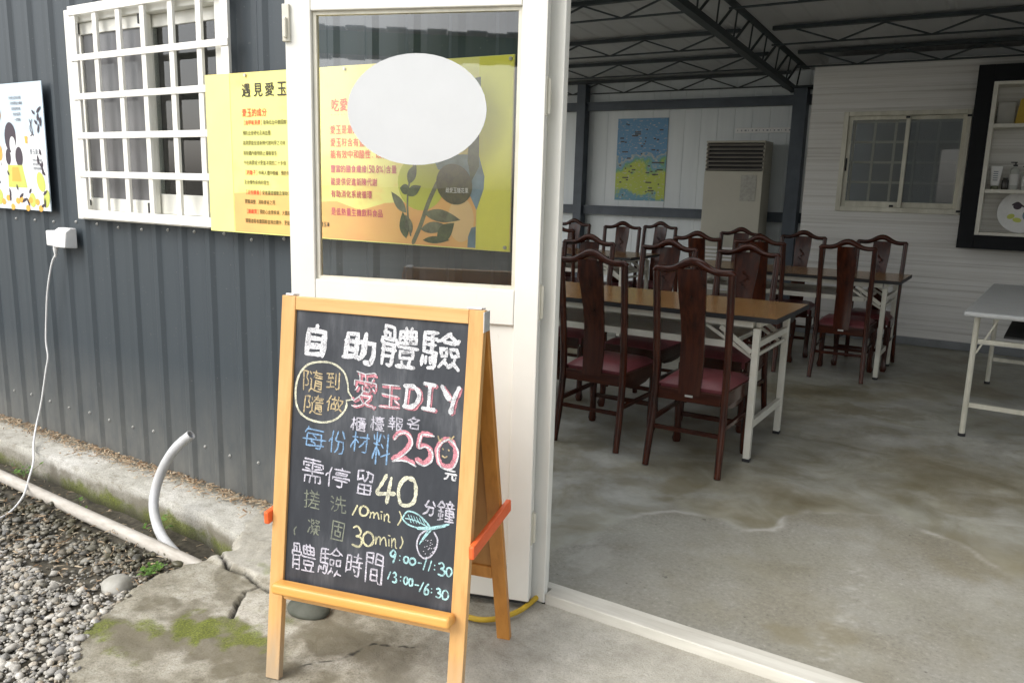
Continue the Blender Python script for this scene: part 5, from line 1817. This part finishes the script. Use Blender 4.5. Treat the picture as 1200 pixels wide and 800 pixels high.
write(cjk([('體', 0.0987, 0.3594, 0.0794, 0.0853), ('驗', 0.1817, 0.3615, 0.0801, 0.0843), ('時', 0.2541, 0.3620, 0.0532, 0.0695), ('間', 0.3148, 0.3642, 0.0573, 0.0896)], 0.0046), 'ch_soft')
HR = [('9', 0.3662, 0.4042, 0.0196, 0.0364), (':', 0.3860, 0.4040, 0.0090, 0.0204), ('0', 0.4044, 0.4026, 0.0170, 0.0204), ('0', 0.4228, 0.4011, 0.0193, 0.0203), ('-', 0.4435, 0.4001, 0.0120, 0.0068), ('1', 0.4581, 0.3991, 0.0119, 0.0315), ('1', 0.4726, 0.3971, 0.0119, 0.0314), (':', 0.4859, 0.3959, 0.0090, 0.0201), ('3', 0.5056, 0.3942, 0.0212, 0.0357), ('0', 0.5266, 0.3906, 0.0187, 0.0267),
      ('1', 0.3581, 0.3521, 0.0123, 0.0229), ('3', 0.3744, 0.3492, 0.0147, 0.0297), (':', 0.3917, 0.3488, 0.0090, 0.0182), ('0', 0.4066, 0.3468, 0.0146, 0.0227), ('0', 0.4214, 0.3448, 0.0145, 0.0227), ('-', 0.4380, 0.3404, 0.0144, 0.0068), ('1', 0.4522, 0.3378, 0.0168, 0.0293), ('6', 0.4669, 0.3347, 0.0167, 0.0315), (':', 0.4814, 0.3328, 0.0090, 0.0180), ('3', 0.5008, 0.3295, 0.0165, 0.0269), ('0', 0.5199, 0.3284, 0.0211, 0.0268)]
write(hand(HR, 0.0048, 0, 0, 0, 80), 'ch_aqua', 'aqua chalk opening hours')
mb = MB()
mb.stroke([(0.387, 0.510), (0.400, 0.5306), (0.4247, 0.5297), (0.450, 0.515), (0.4652, 0.4975), (0.432, 0.4923), (0.403, 0.4975), (0.387, 0.510)], 0.0042, 0)
mb.stroke([(0.395, 0.512), (0.425, 0.510), (0.4652, 0.4975)], 0.003, -0.0002)
for k in range(7):
    u = 0.403 + 0.008 * k
    mb.stroke([(u, 0.523 - 0.001 * k), (u + 0.010, 0.503)], 0.0024, -0.0003 - 0.00005 * k)
mb.stroke([(0.4320, 0.4930), (0.470, 0.4985), (0.5187, 0.5148)], 0.0055, -0.0004)
mb.stroke([(0.4310, 0.4890), (0.47, 0.4940), (0.510, 0.5080)], 0.003, -0.0006)
mb.stroke([(0.47, 0.492), (0.455, 0.472), (0.442, 0.455)], 0.004, -0.0006)
mb.stroke([(0.462, 0.490), (0.45, 0.47), (0.44, 0.45)], 0.003, -0.0007)
write(mb, 'ch_aqua', 'aqua chalk leaf drawing above the hours')
mb = MB()
mb.stroke([(0.458, 0.490), (0.440, 0.475), (0.432, 0.449), (0.440, 0.425), (0.456, 0.4146), (0.475, 0.425), (0.487, 0.448), (0.489, 0.470), (0.478, 0.488)], 0.0042, 0, True, 2, 0.4)
r7 = random.Random(3)
for k in range(26):
    u, v = 0.470 + r7.gauss(0, 0.010), 0.448 + r7.gauss(0, 0.014)
    mb.stroke([(u, v), (u + 0.0022, v + 0.001)], 0.0024, -0.0002 - 0.00002 * k)
write(mb, 'ch_soft', 'white chalk fruit drawing')

# ------------------------------------------------------------------ chairs
def make_chair():
    t = thing('dining_chair', 'x', 'chair')
    # seat
    mb = MB()
    nx = 10
    vs, fs = [], []
    x0, x1, y0, y1 = -0.185, 0.185, -0.180, 0.215
    for j in range(nx + 1):
        for i in range(nx + 1):
            u, v = i / nx, j / nx
            e = min(u, 1 - u, v, 1 - v)
            wx = (0.93 + 0.09 * v)
            vs.append(((x0 + (x1 - x0) * u) * wx, y0 + (y1 - y0) * v, 0.418 + 0.032 * min(1, e / 0.14) ** 0.5 + 0.006 * math.sin(math.pi * u) * math.sin(math.pi * v)))
    for j in range(nx):
        for i in range(nx):
            a_ = j * (nx + 1) + i
            fs.append((a_, a_ + 1, a_ + nx + 2, a_ + nx + 1))
    mb.add(vs, fs)
    mb.prism([(x0 * 0.93, y0), (x1 * 0.93, y0), (x1 * 1.02, y1), (x0 * 1.02, y1)], 0.375, 0.4179, 'xy')
    obj('seat', mb, 'seat_red', t, smooth=45)
    # rails under the seat
    mb = MB()
    mb.prism([(-0.160, -0.212), (0.160, -0.212), (0.160, -0.186), (-0.160, -0.186)], 0.345, 0.405, 'xy')
    obj('rear_rail', mb, 'rosewood_x', t, bevel=0.004)
    mb = MB()
    mb.box(-0.172, 0.172, 0.196, 0.224, 0.345, 0.414)
    for s in (-1, 1):
        mb.prism([(s * 0.182, -0.19), (s * 0.206, 0.21), (s * 0.182, 0.21), (s * 0.158, -0.19)], 0.345, 0.414, 'xy')
        mb.prism([(-0.19, 0.345), (-0.10, 0.318), (0.0, 0.312), (0.10, 0.318), (0.19, 0.345)], s * 0.176, s * 0.186, 'yz')
    mb.prism([(-0.17, 0.345), (-0.11, 0.345), (-0.06, 0.325), (0, 0.315), (0.06, 0.325), (0.11, 0.345), (0.17, 0.345)], 0.206, 0.216, 'xz')
    obj('seat_frame', mb, 'rosewood_x', t, bevel=0.003)
    # rear legs run up into the back stiles
    for s in (-1, 1):
        mb = MB()
        pts, rr = [], []
        for (z, y, xx) in ((0.0, -0.262, 0.186), (0.12, -0.240, 0.183), (0.26, -0.216, 0.180), (0.38, -0.203, 0.178), (0.50, -0.206, 0.178), (0.66, -0.222, 0.180), (0.82, -0.244, 0.182), (0.95, -0.262, 0.183), (0.995, -0.268, 0.183)):
            pts.append((s * xx, y, z))
            rr.append(0.0185 if z > 0.03 else 0.0165)
        mb.tube(pts, rr, 12, (1.0, 1.15), (0, 1, 0))
        obj('rear_leg', mb, 'rosewood', t, smooth=60)
    # front legs, slightly cabriole with a hoof
    for s in (-1, 1):
        mb = MB()
        pts = [(s * 0.188, 0.205, 0.36), (s * 0.190, 0.208, 0.30), (s * 0.187, 0.203, 0.20), (s * 0.184, 0.200, 0.11), (s * 0.185, 0.203, 0.055), (s * 0.189, 0.210, 0.022), (s * 0.187, 0.207, 0.0)]
        mb.tube(pts, [0.026, 0.025, 0.021, 0.019, 0.020, 0.025, 0.019], 12, (1, 1), (0, 1, 0))
        obj('front_leg', mb, 'rosewood', t, smooth=60)
    # crest rail: an ox-yoke with a raised middle
    mb = MB()
    pts, rr = [], []
    for k in range(25):
        u = -1 + 2 * k / 24
        x = u * 0.199
        z = 1.000 + 0.042 * math.exp(-(u / 0.42) ** 2) + 0.004 * math.cos(u * 6.0)
        if abs(u) > 0.93:
            z -= 0.012 * ((abs(u) - 0.93) / 0.07) ** 2
        y = -0.268 - 0.010 * (1 - u * u)
        pts.append((x, y, z))
        rr.append(0.0195 + 0.007 * math.exp(-(u / 0.35) ** 2) if abs(u) < 0.97 else 0.012)
    mb.tube(pts, rr, 12, (0.85, 1.0), (0, 1, 0))
    obj('crest_rail', mb, 'rosewood_x', t, smooth=60)
    # splat, S-curved in side view, wider at the top
    mb = MB()
    vs, fs = [], []
    N = 14
    for k in range(N + 1):
        v = k / N
        z = 0.385 + v * 0.625
        y = -0.198 - 0.072 * v + 0.022 * math.sin(v * math.pi * 1.6 - 0.5)
        hw = 0.054 + 0.014 * v + 0.003 * math.sin(v * 9)
        for d in (-0.007, 0.007):
            for i in range(5):
                x = -hw + 2 * hw * i / 4
                vs.append((x, y + d - 0.006 * (1 - (x / hw) ** 2), z))
    for k in range(N):
        a_, b_ = k * 10, (k + 1) * 10
        for i in range(4):
            fs += [(a_ + i, a_ + i + 1, b_ + i + 1, b_ + i), (a_ + 5 + i, b_ + 5 + i, b_ + 6 + i, a_ + 6 + i)]
        fs += [(a_, b_, b_ + 5, a_ + 5), (a_ + 4, a_ + 9, b_ + 9, b_ + 4)]
    fs += [(0, 5, 6, 1), (1, 6, 7, 2), (2, 7, 8, 3), (3, 8, 9, 4)]
    mb.add(vs, fs)
    sp = obj('splat', mb, 'rosewood', t, smooth=50)
    # carved relief on the front of the splat
    mb = MB()
    for k in range(11):
        a_ = k * 0.57
        r_ = 0.008 + 0.016 * (k % 3) / 2
        cx, cz = r_ * math.cos(a_ * 2.3), 0.82 + (k - 5) * 0.014
        mb.tube([(cx - 0.008, -0.243 - (cz - 0.82) * 0.11, cz), (cx, -0.239 - (cz - 0.82) * 0.11, cz + 0.006), (cx + 0.008, -0.243 - (cz - 0.82) * 0.11, cz)], 0.0035, 6)
    obj('carving', mb, 'rosewood', sp, smooth=60)
    # stretchers
    mb = MB()
    for s in (-1, 1):
        mb.bar((s * 0.180, -0.218, 0.235), (s * 0.186, 0.20, 0.235), 0.018, 0.024)
    mb.bar((-0.165, 0.205, 0.165), (0.165, 0.205, 0.165), 0.018, 0.026)
    mb.bar((-0.165, -0.220, 0.20), (0.165, -0.220, 0.20), 0.016, 0.022)
    obj('stretcher', mb, 'rosewood_x', t, bevel=0.003)
    return t
chair0 = make_chair()
GR = 'dark rosewood dining chairs in the hall'
PI = math.pi
CH = [
    (-1.848, 4.00, 0.00, 1, 'rosewood chair with maroon seat nearest the doorway post, back to the viewer'),
    (-1.282, 3.93, 0.02, 1, 'rosewood chair with silver tag nearest the viewer, pushed to the front table corner'),
    (-2.52, 4.78, PI + 0.05, 0, 'rosewood chair facing the viewer at the far side of the front table, nearest the door'),
    (-1.94, 4.74, PI - 0.06, 0, 'rosewood chair facing the viewer behind the middle of the front table'),
    (-1.415, 4.74, PI - 0.04, 0, 'rosewood chair facing the viewer behind the right end of the front table'),
    (-2.21, 6.62, 0.03, 0, 'rosewood chair back to the viewer at the second table, before the air conditioner'),
    (-1.68, 6.58, -0.02, 0, 'rosewood chair back to the viewer at the second table, below the dark column'),
    (-1.050, 6.58, 0.03, 1, 'rosewood chair with silver tag at the open right end of the second table'),
    (-2.20, 7.28, PI, 0, 'rosewood chair facing the viewer behind the second table, before the beige cabinet'),
    (-1.62, 7.28, PI + 0.04, 0, 'rosewood chair facing the viewer behind the second table, at the wall corner'),
    (-0.965, 7.12, PI - 0.03, 0, 'rosewood chair facing the viewer behind the second table, under the sliding window'),
    (-3.41, 7.34, PI + 0.12, 0, 'rosewood chair at the far left table under the map poster'),
    (-3.24, 7.80, PI - 0.1, 0, 'rosewood chair behind the end of the far left table, right of the map chair'),
    (-4.06, 7.45, PI, 0, 'rosewood chair at the far left table in front of the slate column'),
    (-3.62, 6.72, 0.1, 0, 'rosewood chair back to the viewer at the far left table beside the door post'),
]
for k, (x, y, rz, tagp, lab) in enumerate(CH):
    c = chair0 if k == 0 else copy_tree(chair0)
    c.location = (x, y, 0.0015)
    c.rotation_euler = (0, 0, rz)
    c['label'] = lab
    c['group'] = GR
for c in [o for o in bpy.data.objects if o.name.startswith('dining_chair') and 'silver tag' in o.get('label', '')]:
    mb = MB()
    mb.box(-0.020, 0.020, -0.2145, -0.2125, 0.372, 0.388)
    obj('name_tag', mb, 'silver', c, bevel=0.002)

# ------------------------------------------------------------------ folding tables
def make_table(L=1.83, D=0.70, H=0.765):
    t = thing('folding_table', 'x', 'table')
    mb = MB()
    mb.box(-L / 2 + 0.004, L / 2 - 0.004, -D / 2 + 0.004, D / 2 - 0.004, H - 0.024, H)
    obj('tabletop', mb, 'table_top', t)
    mb = MB()
    mb.box(-L / 2, L / 2, -D / 2, -D / 2 + 0.0035, H - 0.026, H - 0.001).box(-L / 2, L / 2, D / 2 - 0.0035, D / 2, H - 0.026, H - 0.001)
    mb.box(-L / 2, -L / 2 + 0.0035, -D / 2 + 0.0036, D / 2 - 0.0036, H - 0.026, H - 0.001).box(L / 2 - 0.0035, L / 2, -D / 2 + 0.0036, D / 2 - 0.0036, H - 0.026, H - 0.001)
    obj('edge_band', mb, 'dark_rubber', t)
    mb = MB()
    hx, hy = L / 2 - 0.105, 0.305
    for s in (-1, 1):
        mb.box(-hx + 0.02, hx - 0.02, s * hy - 0.012, s * hy + 0.012, H - 0.062, H - 0.027)
        mb.box(s * hx - 0.012, s * hx + 0.012, -hy + 0.02, hy - 0.02, H - 0.060, H - 0.027)
    obj('top_rail', mb, 'table_white', t, bevel=0.002)
    mb = MB()
    mb.box(-hx + 0.14, hx - 0.14, -hy, -hy + 0.018, 0.585, 0.62).box(-hx + 0.14, hx - 0.14, hy - 0.018, hy, 0.585, 0.62)
    mb.box(-hx + 0.14, hx - 0.14, -hy + 0.019, hy - 0.019, 0.588, 0.594)
    for s in (-1, 1):
        mb.box(s * (hx - 0.15) - 0.01, s * (hx - 0.15) + 0.01, -hy + 0.02, hy - 0.02, 0.597, 0.615)
    for sx in (-1, 1):
        for sy in (-1, 1):
            mb.box(sx * (hx - 0.17) - 0.006, sx * (hx - 0.17) + 0.006, sy * (hy - 0.03) - 0.006, sy * (hy - 0.03) + 0.006, 0.62, H - 0.027)
    obj('under_shelf', mb, 'table_white', t)
    for sx in (-1, 1):
        for sy in (-1, 1):
            mb = MB()
            mb.box(sx * hx - 0.017, sx * hx + 0.017, sy * hy - 0.017, sy * hy + 0.017, 0.016, H - 0.064)
            lg = obj('leg', mb, 'table_white', t, bevel=0.003)
            mb = MB()
            mb.box(sx * hx - 0.019, sx * hx + 0.019, sy * hy - 0.019, sy * hy + 0.019, 0.0, 0.0155)
            obj('foot_cap', mb, 'dark_rubber', lg, bevel=0.003)
        mb = MB()
        for sy in (-1, 1):
            mb.bar((sx * (hx - 0.02), sy * hy, 0.575), (sx * (hx - 0.19), sy * hy, H - 0.072), 0.012, 0.026)
            mb.bar((sx * (hx - 0.02), sy * (hy - 0.02), 0.545), (sx * (hx - 0.27), sy * (hy - 0.02), H - 0.075), 0.008, 0.018)
        obj('brace', mb, 'table_white', t, bevel=0.002)
        mb = MB()
        mb.box(sx * hx - 0.012, sx * hx + 0.012, -hy + 0.018, hy - 0.018, 0.175, 0.215)
        mb.box(sx * hx - 0.012, sx * hx + 0.012, -hy + 0.018, hy - 0.018, 0.60, 0.632)
        mb.bar((sx * hx, -hy + 0.03, 0.56), (sx * hx, hy - 0.03, 0.56), 0.012, 0.018)
        obj('cross_bar', mb, 'table_white', t, bevel=0.002)
    return t
tb0 = make_table()
TG = 'walnut topped folding tables in the hall'
for k, (x, y, rz, lab) in enumerate(((-1.862, 4.335, 0.0, 'walnut topped folding table with cream legs nearest the doorway'),
                                     (-1.600, 6.87, -0.005, 'walnut topped folding table in the second row before the clad wall'),
                                     (-3.905, 7.18, 0.0, 'walnut topped folding table at the far left below the map poster'))):
    c = tb0 if k == 0 else copy_tree(tb0)
    c.location = (x, y, 0.0015)
    c.rotation_euler = (0, 0, rz)
    c['label'] = lab
    c['group'] = TG

# grey-topped table by the cladding wall
wt = thing('work_table', 'grey topped work table with rusty cream legs and dark shelf', 'table', (0.34, 6.05, 0.0015), -0.045)
mb = MB()
mb.box(-0.50, 0.55, -0.93, 1.05, 0.722, 0.752)
obj('tabletop', mb, 'table_grey', wt, bevel=0.012, segs=4)
mb = MB()
mb.box(-0.30, 0.46, -0.78, 0.95, 0.600, 0.612)
obj('lower_shelf', mb, 'dark_rubber', wt)
mb = MB()
for (x0, x1, y) in ((-0.44, 0.48, -0.80), (-0.44, 0.48, 0.90)):
    mb.box(x0 + 0.016, x1 - 0.016, y - 0.012, y + 0.012, 0.560, 0.585)
    mb.box(x0 + 0.016, x1 - 0.016, y - 0.012, y + 0.012, 0.180, 0.206)
mb.box(-0.452, -0.430, -0.785, 0.885, 0.690, 0.720)
mb.box(0.47, 0.49, -0.785, 0.885, 0.690, 0.720)
mb.bar((-0.425, -0.80, 0.50), (-0.33, -0.80, 0.72), 0.008, 0.01)
obj('frame', mb, 'cream_dirty', wt)
for (x, y) in ((-0.44, -0.80), (0.48, -0.80), (-0.44, 0.90), (0.48, 0.90)):
    mb = MB()
    mb.tube([(x, y, 0.018), (x, y, 0.7215)], 0.0155, 12)
    lg = obj('leg', mb, 'cream_dirty', wt, smooth=50)
    mb = MB()
    mb.tube([(x, y, 0.0), (x, y, 0.0178)], 0.020, 12)
    obj('foot_cap', mb, 'dark_rubber', lg, smooth=50)

# ------------------------------------------------------------------ back of the hall
ac = thing('air_conditioner', 'beige floor standing air conditioner with louvres against the back wall', 'air conditioner', (-2.73, 9.07, 0))
x0, x1, y0, y1 = -3.06, -2.41, 8.90, 9.228
mb = MB()
mb.box(x0, x1, y0, y1, 0.0, 1.62)
mb.box(x0, x1, y0, y1, 1.925, 1.945)
mb.box(x0, x0 + 0.02, y0 + 0.02, y1, 1.621, 1.924)
mb.box(x1 - 0.02, x1, y0 + 0.02, y1, 1.621, 1.924)
mb.box(x0 + 0.021, x1 - 0.021, y1 - 0.05, y1, 1.621, 1.924)
obj('cabinet', mb, 'ac_body', ac, world=True, bevel=0.004)
for k in range(7):
    z = 1.640 + k * 0.044
    mb = MB()
    mb.bar((x0 + 0.006, y0 + 0.01, z), (x1 - 0.006, y0 + 0.01, z), 0.035, 0.014, (0, -0.5, 1))
    obj('louvre', mb, 'ac_slat', ac, world=True, bevel=0.003)
mb = MB()
mb.box(x0 + 0.022, x1 - 0.022, y0 + 0.06, y0 + 0.07, 1.622, 1.923)
obj('outlet_cavity', mb, 'dark_rubber', ac, world=True)
mb = MB()
mb.box(x1 - 0.23, x1 - 0.06, y0 - 0.006, y0 - 0.001, 1.30, 1.58)
obj('control_panel', mb, simple('panel_grey', (0.30, 0.29, 0.25), (0.42, 0.41, 0.36), 30, 0.4), ac, world=True, bevel=0.003)
mb = MB()
for k in range(12):
    z = 0.30 + k * 0.042
    mb.box(x0 + 0.05, x1 - 0.05, y0 - 0.010, y0 - 0.001, z, z + 0.022)
obj('intake_grille', mb, 'white_plastic', ac, world=True)

mp = thing('map_poster', 'blue and green map poster on the pale back wall', 'poster', (-4.03, 9.352, 1.264))
mb = MB()
mb.box(-0.33, 0.33, -0.004, 0.0, 0.0, 0.985)
obj('sheet', mb, 'map', mp)
mb = MB()
r8 = random.Random(5)
for k in range(46):
    x, z = r8.uniform(-0.30, 0.24), r8.uniform(0.05, 0.93)
    w = r8.choice((0.02, 0.03, 0.05, 0.08))
    mb.add([(x, -0.0052, z), (x + w, -0.0052, z), (x + w, -0.0052, z + 0.016), (x, -0.0052, z + 0.016)], [(0, 1, 2, 3)])
obj('map_marks', mb, 'p_black', mp)

hr = thing('hook_rail', 'thin white rail with dark marks above the air conditioner', 'rail', (-2.565, 9.352, 2.085))
mb = MB()
mb.box(-0.315, 0.315, -0.02, 0, -0.028, 0.028)
obj('rail', mb, 'white_plastic', hr, bevel=0.003)
mb = MB()
for k in range(15):
    x = -0.29 + k * 0.041
    w = 0.006 + 0.008 * ((k * 7) % 3)
    mb.box(x, x + w, -0.0225, -0.0205, -0.008, 0.008)
obj('marks', mb, 'p_grey', hr)

# wall shelf with its contents
sh = thing('wall_shelf', 'black framed display shelf with pale boards on the clad wall', 'shelf', (-0.452, 8.16, 0.955))
sx0, sx1, sy0, sy1 = -0.452, 1.30, 8.16, 8.408
ix0, ix1, iz0, iz1 = -0.325, 1.17, 1.075, 2.37
mb = MB()
mb.box(sx0, ix0, sy0, sy1, 0.955, 2.51).box(ix1, sx1, sy0, sy1, 0.955, 2.51).box(ix0 + 0.001, ix1 - 0.001, sy0, sy1, 0.955, iz0).box(ix0 + 0.001, ix1 - 0.001, sy0, sy1, iz1, 2.51)
obj('frame', mb, 'black_frame', sh, world=True, bevel=0.003)
mb = MB()
mb.box(ix0 + 0.001, ix0 + 0.035, sy0 - 0.006, sy1 - 0.012, iz0 + 0.001, iz1 - 0.001)
mb.box(ix1 - 0.035, ix1 - 0.001, sy0 - 0.006, sy1 - 0.012, iz0 + 0.001, iz1 - 0.001)
mb.box(ix0 + 0.036, ix1 - 0.036, sy0 - 0.006, sy1 - 0.012, iz0 + 0.001, iz0 + 0.026)
mb.box(ix0 + 0.036, ix1 - 0.036, sy0 - 0.006, sy1 - 0.012, iz1 - 0.028, iz1 - 0.001)
obj('inner_frame', mb, 'table_white', sh, world=True, bevel=0.002)
for z in (2.005, 1.455):
    mb = MB()
    mb.box(ix0 + 0.036, ix1 - 0.036, sy0 - 0.004, sy1 - 0.012, z - 0.016, z + 0.016)
    obj('shelf_board', mb, 'table_white', sh, world=True, bevel=0.002)
mb = MB()
mb.box(ix0 + 0.001, ix1 - 0.001, sy1 - 0.011, sy1, iz0 + 0.001, iz1 - 0.001)
obj('back_board', mb, 'panel', sh, world=True)

tu = thing('cream_tube', 'white squeeze tube standing on the display shelf', 'tube', (-0.222, 8.26, 1.472))
mb = MB()
mb.prism([(-0.034, 0.03), (0.034, 0.03), (0.046, 0.20), (-0.046, 0.20)], -0.012, 0.012, 'xz')
obj('body', mb, 'white_plastic', tu, bevel=0.008)
mb = MB()
mb.tube([(0, 0, 0), (0, 0, 0.029)], 0.028, 14)
obj('cap', mb, 'p_leaf2', tu, smooth=50)
mb = MB()
for k in range(5):
    mb.box(-0.02, 0.015, -0.0150, -0.0128, 0.075 + k * 0.018, 0.083 + k * 0.018)
obj('print', mb, 'p_grey', tu)
def bottle(loc, h, r, mat, lab, capmat='dark_rubber'):
    t = thing('pump_bottle', lab, 'bottle', loc)
    mb = MB()
    mb.lathe([(r * 0.96, 0), (r, 0.006), (r, h * 0.70), (r * 0.8, h * 0.76), (r * 0.36, h * 0.80), (r * 0.36, h * 0.84)], 18)
    obj('body', mb, mat, t, smooth=40)
    mb = MB()
    mb.lathe([(r * 0.48, h * 0.842), (r * 0.48, h * 0.90), (r * 0.15, h * 0.902), (r * 0.15, h * 0.96)], 14)
    mb.box(-r * 1.0, r * 0.35, -r * 0.22, r * 0.22, h * 0.962, h)
    obj('pump', mb, capmat, t)
    mb = MB()
    mb.lathe([(r * 1.01, h * 0.16), (r * 1.01, h * 0.56)], 18)
    obj('label_band', mb, 'paper', t, smooth=60)
M['bottle_clear'] = simple('milky_plastic', (0.42, 0.43, 0.40), (0.36, 0.37, 0.34), 9, 0.3)
M['bottle_dark'] = simple('dark_bottle', (0.05, 0.045, 0.04), None, 9, 0.25)
bottle((-0.086, 8.25, 1.472), 0.235, 0.036, 'bottle_clear', 'clear pump bottle beside the white tube on the shelf')
bottle((0.005, 8.26, 1.472), 0.20, 0.034, 'bottle_clear', 'shorter pump bottle second from the white tube')
bottle((0.10, 8.27, 1.472), 0.22, 0.036, 'bottle_dark', 'dark pump bottle farthest from the white tube')
jr = MB()
jr.lathe([(0.024, 0), (0.026, 0.004), (0.026, 0.075), (0.018, 0.085), (0.018, 0.10)], 16)
jo = obj('small_jar', jr, 'bottle_dark', smooth=40)
jo.location = (-0.147, 8.24, 1.472)
tag(jo, 'small dark jar between the tube and the pump bottle', 'jar')
pl = thing('decorated_plate', 'white plate with painted figures leaning in the lower shelf', 'plate', (0.005, 8.30, 1.102))
pl.rotation_euler = (math.radians(-12), 0, 0)
mb = MB()
N = 40
def plate_ring(r, d):
    return [(r * math.cos(2 * math.pi * k / N), d, 0.185 + r * math.sin(2 * math.pi * k / N)) for k in range(N)]
rings = [plate_ring(0.001, 0.004), plate_ring(0.11, 0.004), plate_ring(0.13, -0.004), plate_ring(0.183, -0.014), plate_ring(0.185, -0.010), plate_ring(0.12, 0.012), plate_ring(0.001, 0.012)]
mb.add([p for r_ in rings for p in r_], [(i * N + k, (i + 1) * N + k, (i + 1) * N + (k + 1) % N, i * N + (k + 1) % N) for i in range(6) for k in range(N)])
obj('dish', mb, 'white_plastic', pl, smooth=60)
mb = MB()
mb.ellipse(-0.035, 0.235, 0.032, 0.028, 0.0025, 18)
mb.stroke([(-0.075, 0.245), (-0.035, 0.268), (0.01, 0.235), (0.04, 0.255)], 0.014, 0.002)
obj('dark_motif', mb, 'p_hair', pl)
mb = MB()
mb.ellipse(-0.075, 0.145, 0.030, 0.022, 0.0022, 18, 0.4)
mb.ellipse(-0.025, 0.115, 0.034, 0.020, 0.0022, 18, -0.2)
obj('green_motif', mb, 'p_ygreen', pl)
mb = MB()
mb.ellipse(0.045, 0.155, 0.034, 0.045, 0.0020, 18, 0.2)
obj('blue_motif', mb, 'p_blue', pl)
yb = thing('yellow_box', 'yellow paper packet with dark print on the top shelf', 'packet', (-0.055, 8.27, 2.022))
mb = MB()
mb.prism([(-0.085, 0), (0.16, 0), (0.16, 0.20), (0.03, 0.245), (-0.06, 0.20)], -0.04, 0.05, 'xz')
obj('packet', mb, simple('mustard_paper', (0.50, 0.34, 0.03), (0.42, 0.28, 0.02), 8, 0.5), yb, bevel=0.006)
mb = MB()
for k in range(3):
    mb.box(-0.02 + 0.05 * k, 0.012 + 0.05 * k, -0.0425, -0.0405, 0.07, 0.15)
obj('print', mb, 'p_black', yb)
gb = MB()
gb.box(-0.10, 0.03, -0.02, 0.03, 0, 0.19)
go_ = obj('pale_box', gb, 'paper', bevel=0.004)
go_.location = (-0.175, 8.33, 2.022)
tag(go_, 'pale grey box behind the yellow packet on the top shelf', 'box')

# ------------------------------------------------------------------ across the yard, seen in the door glass
cp = thing('carport', 'open shed with a green fascia across the yard', 'shed', (-2.0, -6.0, -0.16))
mb = MB()
mb.box(-9, 6, -6.05, -6.0, 2.95, 3.22)
obj('fascia', mb, simple('green_fascia', (0.035, 0.16, 0.05), (0.028, 0.13, 0.04), 3, 0.5), cp, world=True)
mb = MB()
for k in range(60):
    x = -9 + k * 0.25
    mb.box(x + 0.002, x + 0.248, -8.5, -5.95, 3.24 + 0.02 * (k % 2), 3.262 + 0.02 * (k % 2))
obj('roof', mb, 'roof_sheet', cp, world=True)
for x in (-8.5, -4.0, 0.8, 5.5):
    mb = MB()
    mb.box(x - 0.06, x + 0.06, -6.20, -6.08, -0.16, 3.22)
    obj('post', mb, 'slate_steel', cp, world=True)
